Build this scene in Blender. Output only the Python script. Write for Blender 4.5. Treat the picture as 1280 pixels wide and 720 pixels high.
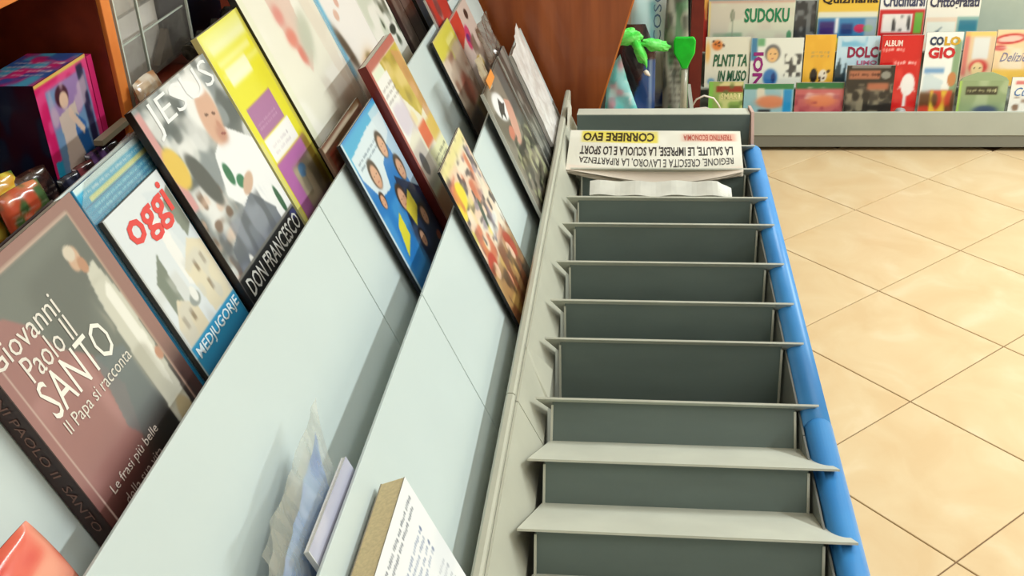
import bpy, bmesh, math, random
import numpy as np
from mathutils import Vector, Matrix, noise as mnoise

for o in list(bpy.data.objects): bpy.data.objects.remove(o)
SC = bpy.context.scene
COL = SC.collection
random.seed(7)

# ------------------------------------------------------------------ camera
cd = bpy.data.cameras.new('camera'); cam = bpy.data.objects.new('camera', cd); COL.objects.link(cam)
PITCH, YAW, ROLL, CH = 0.504533407, -0.129887974, 0.0468512619, 1.56590461
cp, sp, cy, sy = math.cos(PITCH), math.sin(PITCH), math.cos(YAW), math.sin(YAW)
fwd = Vector((sy*cp, cy*cp, -sp)); right = Vector((cy, -sy, 0)); down = fwd.cross(right)
rr = right*math.cos(ROLL)+down*math.sin(ROLL); dd = down*math.cos(ROLL)-right*math.sin(ROLL)
m = Matrix.Identity(4)
for i in range(3):
    m[i][0] = rr[i]; m[i][1] = -dd[i]; m[i][2] = -fwd[i]
m[2][3] = CH
cam.matrix_world = m
cd.sensor_width = 36; cd.lens = 1333.69/1280*36; cd.clip_start = 0.02
SC.camera = cam

# ------------------------------------------------------------------ light and exposure
w = bpy.data.worlds.new('world'); SC.world = w; w.use_nodes = True
w.node_tree.nodes['Background'].inputs[0].default_value = (0.93, 1.0, 0.97, 1)
w.node_tree.nodes['Background'].inputs[1].default_value = 0.35
SC.view_settings.view_transform = 'Standard'; SC.view_settings.look = 'None'
SC.view_settings.gamma = 1; SC.view_settings.use_curve_mapping = False
SC.view_settings.exposure = 0.0

def area(name, loc, sx, sy_, power, col=(1, 1, 1), rot=(0, 0, 0)):
    l = bpy.data.lights.new(name, 'AREA'); l.shape = 'RECTANGLE'; l.size = sx; l.size_y = sy_
    l.energy = power; l.color = col
    o = bpy.data.objects.new(name, l); COL.objects.link(o); o.location = loc; o.rotation_euler = rot
    return o
area('ceiling_lamp_light', (2.6, 2.15, 2.72), 0.25, 2.2, 132, (0.93, 1.0, 1.0))
area('ceiling_lamp_light', (0.9, 3.0, 2.72), 0.25, 1.3, 26, (0.95, 1.0, 0.98))
area('ceiling_lamp_light', (0.9, 0.2, 2.72), 1.2, 1.2, 14, (1.0, 0.98, 0.94))

# ------------------------------------------------------------------ helpers
def lin(c):
    return tuple(((x/255)/12.92 if x/255 <= 0.04045 else (((x/255)+0.055)/1.055)**2.4) for x in c[:3])
MATS = {}
def mat(name, rgb, rough=0.5, metal=0.0, spec=0.5, noise=0.0, nscale=20, bump=0.0, vec=None, alt=None, coat=0.0):
    """procedural paint or plastic: a base colour with fine noise"""
    if name in MATS: return MATS[name]
    M = bpy.data.materials.new(name); M.use_nodes = True; nt = M.node_tree; b = nt.nodes['Principled BSDF']
    b.inputs['Roughness'].default_value = rough; b.inputs['Metallic'].default_value = metal
    b.inputs['Specular IOR Level'].default_value = spec; b.inputs['Coat Weight'].default_value = coat
    c = lin(rgb)
    tc = nt.nodes.new('ShaderNodeTexCoord'); mp = nt.nodes.new('ShaderNodeMapping')
    if vec: mp.inputs['Scale'].default_value = vec
    nz = nt.nodes.new('ShaderNodeTexNoise'); nz.inputs['Scale'].default_value = nscale; nz.inputs['Detail'].default_value = 5
    nt.links.new(tc.outputs['Object'], mp.inputs[0]); nt.links.new(mp.outputs[0], nz.inputs['Vector'])
    rp = nt.nodes.new('ShaderNodeValToRGB')
    c2 = lin(alt) if alt else tuple(x*(1-noise) for x in c)
    rp.color_ramp.elements[0].position = 0.35; rp.color_ramp.elements[1].position = 0.65
    rp.color_ramp.elements[0].color = (*c2, 1); rp.color_ramp.elements[1].color = (*c, 1)
    nt.links.new(nz.outputs['Fac'], rp.inputs[0]); nt.links.new(rp.outputs[0], b.inputs['Base Color'])
    if bump:
        bp = nt.nodes.new('ShaderNodeBump'); bp.inputs['Strength'].default_value = bump; bp.inputs['Distance'].default_value = 0.002
        nt.links.new(nz.outputs['Fac'], bp.inputs['Height']); nt.links.new(bp.outputs[0], b.inputs['Normal'])
    MATS[name] = M
    return M
def print_mat(name='printed_paper', rough=0.3, coat=0.3):
    if name in MATS: return MATS[name]
    M = bpy.data.materials.new(name); M.use_nodes = True; nt = M.node_tree; b = nt.nodes['Principled BSDF']
    a = nt.nodes.new('ShaderNodeAttribute'); a.attribute_name = 'print'
    nt.links.new(a.outputs['Color'], b.inputs['Base Color'])
    b.inputs['Roughness'].default_value = rough; b.inputs['Coat Weight'].default_value = coat
    b.inputs['Coat Roughness'].default_value = 0.12
    MATS[name] = M
    return M
def plastic_film(name, tint=(235, 240, 240), opac=0.25, clear=0.96):
    if name in MATS: return MATS[name]
    M = bpy.data.materials.new(name); M.use_nodes = True; nt = M.node_tree; nt.nodes.clear()
    out = nt.nodes.new('ShaderNodeOutputMaterial'); mx = nt.nodes.new('ShaderNodeMixShader'); mx2 = nt.nodes.new('ShaderNodeMixShader')
    tr = nt.nodes.new('ShaderNodeBsdfTransparent'); tr.inputs[0].default_value = (clear, clear, clear, 1)
    df = nt.nodes.new('ShaderNodeBsdfTranslucent'); df.inputs[0].default_value = (*lin(tint), 1)
    d2 = nt.nodes.new('ShaderNodeBsdfDiffuse'); d2.inputs[0].default_value = (*lin(tint), 1)
    ad = nt.nodes.new('ShaderNodeMixShader'); ad.inputs[0].default_value = 0.6
    gl = nt.nodes.new('ShaderNodeBsdfGlossy'); gl.inputs['Roughness'].default_value = 0.18
    lw = nt.nodes.new('ShaderNodeLayerWeight'); pw = nt.nodes.new('ShaderNodeMath'); pw.operation = 'POWER'; pw.inputs[1].default_value = 4
    fr = nt.nodes.new('ShaderNodeMath'); fr.operation = 'MULTIPLY_ADD'; fr.inputs[1].default_value = 0.55; fr.inputs[2].default_value = 0.09
    nt.links.new(lw.outputs['Facing'], pw.inputs[0]); nt.links.new(pw.outputs[0], fr.inputs[0])
    nz = nt.nodes.new('ShaderNodeTexNoise'); nz.inputs['Scale'].default_value = 45; nz.inputs['Detail'].default_value = 3
    tc = nt.nodes.new('ShaderNodeTexCoord'); bp = nt.nodes.new('ShaderNodeBump'); bp.inputs['Strength'].default_value = 0.5; bp.inputs['Distance'].default_value = 0.002
    nt.links.new(tc.outputs['Object'], nz.inputs['Vector']); nt.links.new(nz.outputs['Fac'], bp.inputs['Height'])
    nt.links.new(bp.outputs[0], gl.inputs['Normal']); nt.links.new(bp.outputs[0], lw.inputs['Normal'])
    nt.links.new(df.outputs[0], ad.inputs[1]); nt.links.new(d2.outputs[0], ad.inputs[2])
    mx.inputs[0].default_value = opac
    nt.links.new(tr.outputs[0], mx.inputs[1]); nt.links.new(ad.outputs[0], mx.inputs[2])
    nt.links.new(fr.outputs[0], mx2.inputs[0]); nt.links.new(mx.outputs[0], mx2.inputs[1]); nt.links.new(gl.outputs[0], mx2.inputs[2])
    nt.links.new(mx2.outputs[0], out.inputs[0])
    MATS[name] = M
    return M

def link_mesh(name, verts, faces, material, parent=None, smooth=False, attr=None):
    me = bpy.data.meshes.new(name); me.from_pydata([tuple(v) for v in verts], [], faces)
    if smooth: me.polygons.foreach_set('use_smooth', [True]*len(me.polygons))
    if attr is not None:
        a = me.color_attributes.new('print', 'FLOAT_COLOR', 'POINT'); a.data.foreach_set('color', attr.ravel())
    me.materials.append(material); me.update()
    o = bpy.data.objects.new(name, me); COL.objects.link(o)
    if parent is not None:
        o.parent = parent
        o.matrix_parent_inverse = root_mat(parent).inverted()
    return o
def root_mat(p):
    # parts carry world-space meshes, so only a top-level thing has a transform to undo
    return p.matrix_basis.copy() if p.parent is None else Matrix.Identity(4)
def tag(o, label, cat, group=None, kind=None):
    if label: o['label'] = label
    if cat: o['category'] = cat
    if group: o['group'] = group
    if kind: o['kind'] = kind
    return o
def thing(name, loc, label, cat, group=None):
    o = bpy.data.objects.new(name, None); COL.objects.link(o); o.location = loc; o.empty_display_size = 0.05
    return tag(o, label, cat, group)

class MB:
    """collects simple solids into one mesh"""
    def __init__(s): s.v = []; s.f = []
    def add(s, v, f):
        n = len(s.v); s.v += [Vector(x) for x in v]; s.f += [tuple(i+n for i in q) for q in f]; return s
    def box(s, a, b):
        x0, y0, z0 = a; x1, y1, z1 = b
        return s.add([(x0,y0,z0),(x1,y0,z0),(x1,y1,z0),(x0,y1,z0),(x0,y0,z1),(x1,y0,z1),(x1,y1,z1),(x0,y1,z1)],
                     [(0,3,2,1),(4,5,6,7),(0,1,5,4),(1,2,6,5),(2,3,7,6),(3,0,4,7)])
    def obox(s, O, U, V, N, u0, u1, v0, v1, n0, n1):
        O, U, V, N = map(Vector, (O, U, V, N))
        c = [O+U*a+V*b+N*d for d in (n0, n1) for a, b in ((u0,v0),(u1,v0),(u1,v1),(u0,v1))]
        return s.add(c, [(0,3,2,1),(4,5,6,7),(0,1,5,4),(1,2,6,5),(2,3,7,6),(3,0,4,7)])
    def prism(s, poly, O, U, V, N, n0, n1):
        """polygon in (u, v), extruded along N"""
        O, U, V, N = map(Vector, (O, U, V, N)); k = len(poly)
        c = [O+U*a+V*b+N*n0 for a, b in poly]+[O+U*a+V*b+N*n1 for a, b in poly]
        return s.add(c, [tuple(range(k))[::-1], tuple(range(k, 2*k))]+[(i, (i+1) % k, (i+1) % k+k, i+k) for i in range(k)])
    def sheet(s, prof, x0, x1, th, X=(1,0,0)):
        """a folded metal sheet: polyline (y, z) swept in x with thickness"""
        for (a, b) in zip(prof[:-1], prof[1:]):
            d = Vector((0, b[0]-a[0], b[1]-a[1])); L = d.length; d.normalize(); n = Vector((1,0,0)).cross(d)
            s.obox((x0, a[0], a[1]), (1,0,0), d, n, 0, x1-x0, 0, L, -th/2, th/2)
        return s
    def tube(s, pts, r, seg=10, closed=False):
        pts = [Vector(p) for p in pts]; n0 = len(s.v); k = len(pts)
        rs = r if isinstance(r, (list, tuple)) else [r]*k
        up = Vector((0.13, 0.21, 1)).normalized()
        for i, p in enumerate(pts):
            d = (pts[(i+1) % k if closed else min(i+1, k-1)]-pts[(i-1) % k if closed else max(i-1, 0)]).normalized()
            a = d.cross(up)
            if a.length < 1e-3: a = d.cross(Vector((1, 0, 0)))
            a.normalize(); b = d.cross(a)
            s.v += [p+(a*math.cos(t)+b*math.sin(t))*rs[i] for t in [2*math.pi*j/seg for j in range(seg)]]
        for i in range(k if closed else k-1):
            j = (i+1) % k
            s.f += [(n0+i*seg+q, n0+i*seg+(q+1) % seg, n0+j*seg+(q+1) % seg, n0+j*seg+q) for q in range(seg)]
        if not closed:
            s.f += [tuple(n0+q for q in range(seg))[::-1], tuple(n0+(k-1)*seg+q for q in range(seg))]
        return s
    def build(s, name, material, parent=None, smooth=False, bevel=0.0):
        o = link_mesh(name, s.v, s.f, material, parent, smooth)
        if bevel:
            b = o.modifiers.new('bevel', 'BEVEL'); b.width = bevel; b.segments = 2; b.limit_method = 'ANGLE'
        return o

# ---- printed surfaces: an ink canvas stored per vertex on a fine grid -------------
class Art:
    def __init__(s, w, h, base=(255, 255, 255), res=0.0016):
        s.nu = max(8, int(w/res)); s.nv = max(8, int(h/res)); s.w = w; s.h = h
        s.u, s.v = np.meshgrid(np.linspace(0, 1, s.nu), np.linspace(0, 1, s.nv))
        s.c = np.ones((s.nv, s.nu, 3))*np.array(base, float)
    def mix(s, m_, col):
        m_ = np.clip(m_, 0, 1)[..., None]; s.c = s.c*(1-m_)+np.array(col, float)*m_; return s
    def st(s, x, soft): return 1/(1+np.exp(-np.clip(x/max(soft, 1e-4)*3, -40, 40)))
    def rect(s, u0, v0, u1, v1, col, soft=.006, a=1): 
        return s.mix(a*s.st(s.u-u0, soft)*s.st(u1-s.u, soft)*s.st(s.v-v0, soft)*s.st(v1-s.v, soft), col)
    def ell(s, u, v, ru, rv, col, rot=0, soft=.15, a=1):
        c_, s_ = math.cos(rot), math.sin(rot); asp = s.h/s.w
        x = (s.u-u); y = (s.v-v)*asp
        X = (x*c_+y*s_)/ru; Y = (-x*s_+y*c_)/(rv*asp)
        return s.mix(a*s.st(1-np.sqrt(X*X+Y*Y), soft), col)
    def poly(s, pts, col, a=1):
        ins = np.zeros_like(s.u, bool); n = len(pts)
        for i in range(n):
            (x0, y0), (x1, y1) = pts[i], pts[(i+1) % n]
            if y0 == y1: continue
            t = ((y0 > s.v) != (y1 > s.v)) & (s.u < (x1-x0)*(s.v-y0)/(y1-y0)+x0); ins ^= t
        k = ins.astype(float)
        for _ in range(1):
            p = np.pad(k, 1, mode='edge'); k = (p[1:-1, 1:-1]*4+p[:-2, 1:-1]+p[2:, 1:-1]+p[1:-1, :-2]+p[1:-1, 2:])/8
        return s.mix(a*k, col)
    def noise(s, seed, nu, nv):
        r = np.random.RandomState(seed).rand(nv+2, nu+2); x = s.u*nu; y = s.v*nv
        i = x.astype(int); j = y.astype(int); fx = x-i; fy = y-j; fx = fx*fx*(3-2*fx); fy = fy*fy*(3-2*fy)
        return (r[j, i]*(1-fx)+r[j, i+1]*fx)*(1-fy)+(r[j+1, i]*(1-fx)+r[j+1, i+1]*fx)*fy
    def cloud(s, seed, col, nu=5, nv=7, lo=.5, a=.6, box=None, soft=.15):
        m_ = s.st(s.noise(seed, nu, nv)-lo, soft)*a
        if box: m_ = m_*s.st(s.u-box[0], .02)*s.st(box[2]-s.u, .02)*s.st(s.v-box[1], .02)*s.st(box[3]-s.v, .02)
        return s.mix(m_, col)
    def patches(s, seed, n, cols, box=(0, 0, 1, 1), size=(.03, .1), a=.9):
        r = random.Random(seed)
        for _ in range(n):
            s.ell(r.uniform(box[0], box[2]), r.uniform(box[1], box[3]), r.uniform(*size), r.uniform(*size)*.8, r.choice(cols), r.uniform(0, 3), .25, a)
        return s
    def lines(s, u0, v0, u1, v1, n, col, a=.7, seed=1):
        """rows of small print"""
        r = random.Random(seed); hh = (v1-v0)/n
        for i in range(n):
            x = u0; vv = v1-hh*(i+1)
            while x < u1:
                for _ in range(r.randint(3, 8)):
                    l = hh*s.h/s.w*.32; s.ell(min(x, u1), vv+hh*(.5+r.uniform(-.08, .08)), l*.55, hh*r.uniform(.2, .3), col, 0, .35, a*r.uniform(.6, 1)); x += l*1.25
                x += hh*s.h/s.w*.35
        return s
    def face(s, u, v, r_, skin=(214, 165, 135), hair=(60, 40, 30), rot=0):
        asp = s.w/s.h; s.ell(u, v+r_*.25*asp, r_*1.15, r_*1.35*asp, hair, rot); s.ell(u, v, r_*.85, r_*1.1*asp, skin, rot)
        for q in (-1, 1): s.ell(u+q*r_*.35, v+r_*.15*asp, r_*.11, r_*.06*asp, (90, 62, 54))
        s.ell(u, v-r_*.5*asp, r_*.25, r_*.07*asp, (176, 96, 88)); return s
    def rgba(s):
        c = np.clip(s.c, 0, 255)/255
        l = np.where(c <= .04045, c/12.92, ((c+.055)/1.055)**2.4)
        return np.concatenate([l, np.ones((*l.shape[:2], 1))], 2).astype(np.float32)

def art_mesh(name, art, surf, parent, material=None):
    """grid laid on surf(u, v, offset)"""
    V = [surf(a, b, 0) for b in np.linspace(0, 1, art.nv) for a in np.linspace(0, 1, art.nu)]
    n = art.nu
    F = [(j*n+i, j*n+i+1, (j+1)*n+i+1, (j+1)*n+i) for j in range(art.nv-1) for i in range(n-1)]
    return link_mesh(name, V, F, material or print_mat(), parent, True, art.rgba())

def ink(rgb): return mat('ink_%02x%02x%02x' % tuple(rgb), rgb, 0.4)
def lettering(txt, surf, box, rgb, parent, name='lettering', bold=0.0, off=0.0005, keep=False, rot90=0, shear=0):
    """words as a thin flat mesh laid on the surface; box = u0, v0, u1, v1"""
    cu = bpy.data.curves.new('words', 'FONT'); cu.body = txt; cu.size = 1; cu.resolution_u = 2; cu.offset = bold; cu.space_line = 0.8; cu.shear = shear
    if '\n' in txt: cu.align_x = 'LEFT'
    o = bpy.data.objects.new('words', cu); COL.objects.link(o)
    dg = bpy.context.evaluated_depsgraph_get(); dg.update()
    me = bpy.data.meshes.new_from_object(o.evaluated_get(dg)); bpy.data.objects.remove(o); bpy.data.curves.remove(cu)
    P = np.array([v.co[:] for v in me.vertices])
    if len(P) == 0: return None
    if rot90: P = np.stack([-P[:, 1], P[:, 0], P[:, 2]], 1)*(1 if rot90 > 0 else -1)
    a, b = P.min(0), P.max(0); P = (P-a)/np.maximum(b-a, 1e-6)
    u0, v0, u1, v1 = box
    for v, p in zip(me.vertices, P):
        v.co = surf(u0+(u1-u0)*p[0], v0+(v1-v0)*p[1], off)
    me.materials.clear(); me.materials.append(ink(rgb)); me.name = name
    ob = bpy.data.objects.new(name, me); COL.objects.link(ob)
    if parent is not None: ob.parent = parent; ob.matrix_parent_inverse = root_mat(parent).inverted()
    return ob

def flat_surf(O, U, V, N, w_, h_, bow=0.0):
    O, U, V, N = map(Vector, (O, U, V, N))
    def f(u, v, off):
        return O+U*(u*w_)+V*(v*h_)+N*(off+bow*math.sin(math.pi*u)*v)
    return f
def publication(name, label, cat, O, U, V, N, w_, h_, th, art, words=(), group=None, spine=None, pages=(225, 220, 208), edge=None, bow=0.0, round_top=0.0, hard=False, back=None):
    """magazine or book: pages, cover, lettering, spine; O is the lower near corner of the cover plane"""
    O, U, V, N = (Vector(q) for q in (O, U, V, N))
    t = thing(name, O+U*(w_/2)-N*(th/2), label, cat, group)
    ins = 0.002 if hard else 0.0004
    MB().obox(O, U, V, N, ins, w_-ins, ins, h_-ins, -th+(.0012 if hard else 0), -.0010).build('page_block', mat('paper_%02x%02x%02x' % tuple(pages), pages, .7, noise=.15, nscale=300, vec=(1, 1, 1)), t)
    bc = back or (60, 50, 48)
    MB().obox(O, U, V, N, 0, w_, 0, h_, -th-.0012, -th).build('back_cover', ink(bc), t)
    sf = flat_surf(O, U, V, N, w_, h_, bow)
    fc = art_mesh('front_cover', art, sf, t)
    MB().obox(O, U, V, N, 0, w_, 0, h_, -.0011, -.0003).build('cover_board', ink(edge or bc), t)
    if spine: MB().obox(O, U, V, N, -.0012, 0.0, 0, h_, -th-.0012, 0).build('spine', ink(spine), t)
    for wd in words:
        txt, box, rgb = wd[:3]; kw = wd[3] if len(wd) > 3 else {}
        lettering(txt, sf, box, rgb, fc, **kw)
    return t, sf

# ------------------------------------------------------------------ materials
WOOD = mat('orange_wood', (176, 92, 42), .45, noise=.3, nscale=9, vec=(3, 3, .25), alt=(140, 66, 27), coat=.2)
WOOD_LIT = mat('lit_orange_wood_edge', (236, 140, 62), .45, noise=.15, nscale=15, alt=(220, 122, 50))  # same orange wood, brightened so the light on front edges is in the colour
WOOD_SHADED = mat('shaded_orange_wood', (132, 48, 20), .5, noise=.3, nscale=9, vec=(3, .4, 3), alt=(110, 36, 14))  # same orange wood again, the shade inside the cubbies put into its colour
PANEL = mat('pale_grey_metal', (206, 219, 218), .38, noise=.03, nscale=6, coat=.1)
RAIL = mat('warm_grey_metal', (186, 186, 170), .4, noise=.08, nscale=12)
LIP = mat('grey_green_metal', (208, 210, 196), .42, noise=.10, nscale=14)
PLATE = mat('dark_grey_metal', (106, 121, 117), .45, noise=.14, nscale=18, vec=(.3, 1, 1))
DARK = mat('black_recess', (28, 28, 27), .7)
BLUE = mat('blue_rubber', (66, 146, 214), .38, noise=.06, nscale=9, alt=(58, 136, 206))
BASE = mat('grey_base_metal', (120, 122, 116), .5, noise=.08)
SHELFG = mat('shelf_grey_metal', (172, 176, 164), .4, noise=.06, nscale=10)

# ------------------------------------------------------------------ room
def struct(o): o['kind'] = 'structure'; return o
fl = struct(MB().box((-1.4, -1.6, -.06), (3.9, 4.35, -.004)).build('floor', mat('grout', (120, 92, 66), .9)))
TM = bpy.data.materials.new('beige_tile'); TM.use_nodes = True
nt = TM.node_tree; b = nt.nodes['Principled BSDF']; b.inputs['Roughness'].default_value = .3; b.inputs['Specular IOR Level'].default_value = .4
tc = nt.nodes.new('ShaderNodeTexCoord'); oi = nt.nodes.new('ShaderNodeObjectInfo'); ad = nt.nodes.new('ShaderNodeVectorMath'); ad.operation = 'ADD'
sc_ = nt.nodes.new('ShaderNodeVectorMath'); sc_.operation = 'SCALE'; sc_.inputs['Scale'].default_value = 17.0
cb = nt.nodes.new('ShaderNodeCombineXYZ'); nt.links.new(oi.outputs['Random'], cb.inputs[0]); nt.links.new(oi.outputs['Random'], cb.inputs[1])
nt.links.new(cb.outputs[0], sc_.inputs[0]); nt.links.new(tc.outputs['Object'], ad.inputs[0]); nt.links.new(sc_.outputs[0], ad.inputs[1])
n1 = nt.nodes.new('ShaderNodeTexNoise'); n1.inputs['Scale'].default_value = 6; n1.inputs['Detail'].default_value = 8; n1.inputs['Distortion'].default_value = .8
nt.links.new(ad.outputs[0], n1.inputs['Vector'])
rp = nt.nodes.new('ShaderNodeValToRGB'); e = rp.color_ramp.elements
e[0].position = .34; e[0].color = (*lin((207, 177, 135)), 1); e[1].position = .56; e[1].color = (*lin((212, 186, 146)), 1)
x = e.new(.72); x.color = (*lin((218, 196, 161)), 1)
nt.links.new(n1.outputs['Fac'], rp.inputs[0]); nt.links.new(rp.outputs[0], b.inputs['Base Color'])
TS = 0.40; g = -0.050352; h2 = TS/2-.0016
bm = bmesh.new()
vs = [bm.verts.new((a*h2, c*h2, -.006)) for a, c in ((-1,-1),(1,-1),(1,1),(-1,1))]
vt = [bm.verts.new((a*(h2-.0012), c*(h2-.0012), 0)) for a, c in ((-1,-1),(1,-1),(1,1),(-1,1))]
vm = [bm.verts.new((a*h2, c*h2, -.0012)) for a, c in ((-1,-1),(1,-1),(1,1),(-1,1))]
bm.faces.new(vt)
for i in range(4):
    j = (i+1) % 4; bm.faces.new((vs[i], vs[j], vm[j], vm[i])); bm.faces.new((vm[i], vm[j], vt[j], vt[i]))
tme = bpy.data.meshes.new('tile'); bm.to_mesh(tme); bm.free(); tme.materials.append(TM)
ea = Vector((math.cos(-math.pi/4+g), math.sin(-math.pi/4+g), 0)); eb = Vector((math.cos(-3*math.pi/4+g), math.sin(-3*math.pi/4+g), 0))
for i in range(-12, 16):
    for j in range(-12, 16):
        c = Vector((.74231740, 3.39663873, 0))+ea*TS*(j+.5)+eb*TS*(i+.5)
        if -.05 < c.x < 3.4 and .2 < c.y < 4.0:
            t = bpy.data.objects.new('tile', tme); COL.objects.link(t); t.parent = fl; t.location = c; t.rotation_euler.z = -math.pi/4+g
WALL = mat('cream_wall_paint', (225, 220, 208), .8, noise=.04, nscale=30)
struct(MB().box((-1.4, 4.30, -.06), (3.9, 4.35, 2.8)).build('wall_back', WALL))
struct(MB().box((-1.45, -1.6, -.06), (-1.4, 4.35, 2.8)).build('wall_left', WALL))
struct(MB().box((3.9, -1.6, -.06), (3.95, 4.35, 2.8)).build('wall_right', WALL))
struct(MB().box((-1.4, -1.65, -.06), (3.9, -1.6, 2.8)).build('wall_front', WALL))
struct(MB().box((-1.45, -1.65, 2.8), (3.95, 4.35, 2.85)).build('ceiling', mat('white_ceiling', (235, 235, 230), .9)))

# ------------------------------------------------------------------ wooden cubby cabinet on the left
cab = thing('wall_cabinet', (-.78, 1.2, 0), 'orange wood cabinet with open cubbies rising behind the magazine tiers on the left', 'cabinet')
def cb_(name, a, b_, m_): return MB().box(a, b_).build(name, m_, cab, bevel=.001)
cb_('back_board', (-.99, .2, 0), (-.97, 2.34, 1.9), WOOD_SHADED)
cb_('base_board', (-.97, .2, 0), (-.58, 2.34, 1.11), WOOD_SHADED)
cb_('cubby_floor', (-.97, .2, 1.11), (-.553, 1.07, 1.13), WOOD_SHADED)
cb_('divider_board', (-.97, 1.07, 1.11), (-.5655, 1.089, 1.9), WOOD_SHADED)
cb_('divider_board_edge', (-.5655, 1.0695, 1.13), (-.560, 1.0895, 1.9), WOOD_LIT)
cb_('end_board', (-.97, .2, 1.11), (-.565, .22, 1.9), WOOD_SHADED)
cb_('shelf', (-.97, .22, 1.346), (-.5655, 1.07, 1.366), WOOD_SHADED)
cb_('shelf_edge', (-.5655, .22, 1.344), (-.560, 1.0695, 1.368), WOOD_LIT)
cb_('shelf', (-.97, 1.089, 1.155), (-.565, 2.34, 1.172), WOOD_SHADED)

# ------------------------------------------------------------------ tiered magazine display
A = math.radians(22.5)
T = Vector((math.sin(A), 0, -math.cos(A))); NN = Vector((math.cos(A), 0, math.sin(A))); UU = Vector((0, 1, 0)); VV = -T
def tp(k, y, t): return NN*k+T*t+Vector((0, y, 0))
K0, K1, K2 = -.0065, .0537, .114
disp = thing('magazine_display', (-.33, 1.0, 0), 'pale grey metal magazine display of three leaning tiers stepping down to the newspaper rack', 'display stand')
MODS = [(.15, 1.1295), (1.1315, 2.34)]
for (ya, yb) in MODS:
    for k, t0, t1, kn in ((K0, -1.300, -1.050, K1), (K1, -1.109, -.875, K2), (K2, -.954, -.695, None)):
        MB().obox(tp(k, 0, 0), UU, T, NN, ya, yb, t0, t1, -.004, 0).build('back_panel', PANEL, disp, bevel=.0008)
        if kn: MB().obox(tp(k, 0, 0), UU, T, NN, ya, yb, t1-.001, t1+.003, -.004, kn-k-.003).build('ledge', RAIL, disp)
    # bottom rail with upturned edge
    MB().prism([(-.162, .700), (-.150, .700), (-.150, .778), (-.153, .781), (-.159, .781), (-.162, .778)], (0, 0, 0), (1, 0, 0), (0, 0, 1), (0, 1, 0), ya, yb).build('front_rail', RAIL, disp)
MB().prism([(-.575, 0), (-.16, 0), (-.16, .66), (-.575, 1.15)], (0, 0, 0), (1, 0, 0), (0, 0, 1), (0, 1, 0), .15, .17).build('side_plate', BASE, disp)
MB().prism([(-.575, 0), (-.16, 0), (-.16, .66), (-.575, 1.15)], (0, 0, 0), (1, 0, 0), (0, 0, 1), (0, 1, 0), 2.32, 2.34).build('side_plate', BASE, disp)
MB().box((-.575, .17, 0), (-.17, 2.32, .12)).build('plinth', BASE, disp)

# ------------------------------------------------------------------ newspaper rack
rack = thing('newspaper_rack', (.05, 1.3, 0), 'grey metal newspaper rack of stepped pockets edged by a blue bumper', 'rack')
LY = [.54, .665, .788, .910, 1.036, 1.168, 1.320, 1.433, 1.562, 1.708, 1.822, 1.958, 2.08]
ZL = .75
for i, yk in enumerate(LY):
    near = yk < 1.1
    dy, dz = (.110, .055) if near else (.040, .046)
    bmv = MB()
    a0, a1, b0, b1 = (-.126, .2465, -.108, .218) if near else (-.128, .2405, -.110, .216)
    c = [Vector((a0, yk, ZL)), Vector((a1, yk, ZL)), Vector((a1+(b1-a1)*.8, yk+dy*.8, ZL-dz*.8)), Vector((b1, yk+dy, ZL-dz)), Vector((b0, yk+dy, ZL-dz)), Vector((a0+(b0-a0)*.8, yk+dy*.8, ZL-dz*.8))]
    dn = Vector((0, -dz, -dy)).normalized()*.0028
    c2 = [q+dn for q in c]
    bmv.add(c+c2, [(0,1,2,3,4,5), (11,10,9,8,7,6)]+[(j, j+6, (j+1) % 6+6, (j+1) % 6) for j in range(6)])
    bmv.build('lip_strip', LIP, rack)
    if i+1 < len(LY):
        yn = LY[i+1]
        p = [(yk+dy, ZL-dz-.002), (yn+.010, ZL-.009)] if near and yn < 1.1 else [(yn-.014, .60), (yn+.008, ZL-.012)]
        if near and yn > 1.1: p = [(yk+dy, ZL-dz-.002), (yn+.008, ZL-.012)]
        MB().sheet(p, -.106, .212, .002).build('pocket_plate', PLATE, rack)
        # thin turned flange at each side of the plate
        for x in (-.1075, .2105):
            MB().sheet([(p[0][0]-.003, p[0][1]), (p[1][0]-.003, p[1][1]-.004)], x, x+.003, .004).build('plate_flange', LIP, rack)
# left sloping wall between rail and pockets, right wall, floor, ends
for ya, yb in ((.40, 1.1295), (1.1315, 2.235)):
    MB().prism([(-.1495, .768), (-.1465, .768), (-.1160, .700), (-.1160, .45), (-.1185, .45), (-.1185, .699)], (0, 0, 0), (1, 0, 0), (0, 0, 1), (0, 1, 0), ya, yb).build('side_wall', RAIL, rack)
    MB().box((.2175, ya, .45), (.2200, yb, .728)).build('side_wall', BASE, rack)
MB().box((-.118, .40, .45), (.2175, 2.235, .455)).build('pocket_floor', DARK, rack)
MB().add([(-.1465, 1.262, .770), (-.1150, 1.292, .712), (-.1150, 1.225, .706), (-.1480, 1.250, .768), (-.1170, 1.285, .706), (-.1170, 1.222, .703)], [(0, 1, 2), (5, 4, 3), (0, 3, 4, 1), (1, 4, 5, 2), (2, 5, 3, 0)]).build('corner_clip', RAIL, rack)
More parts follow.
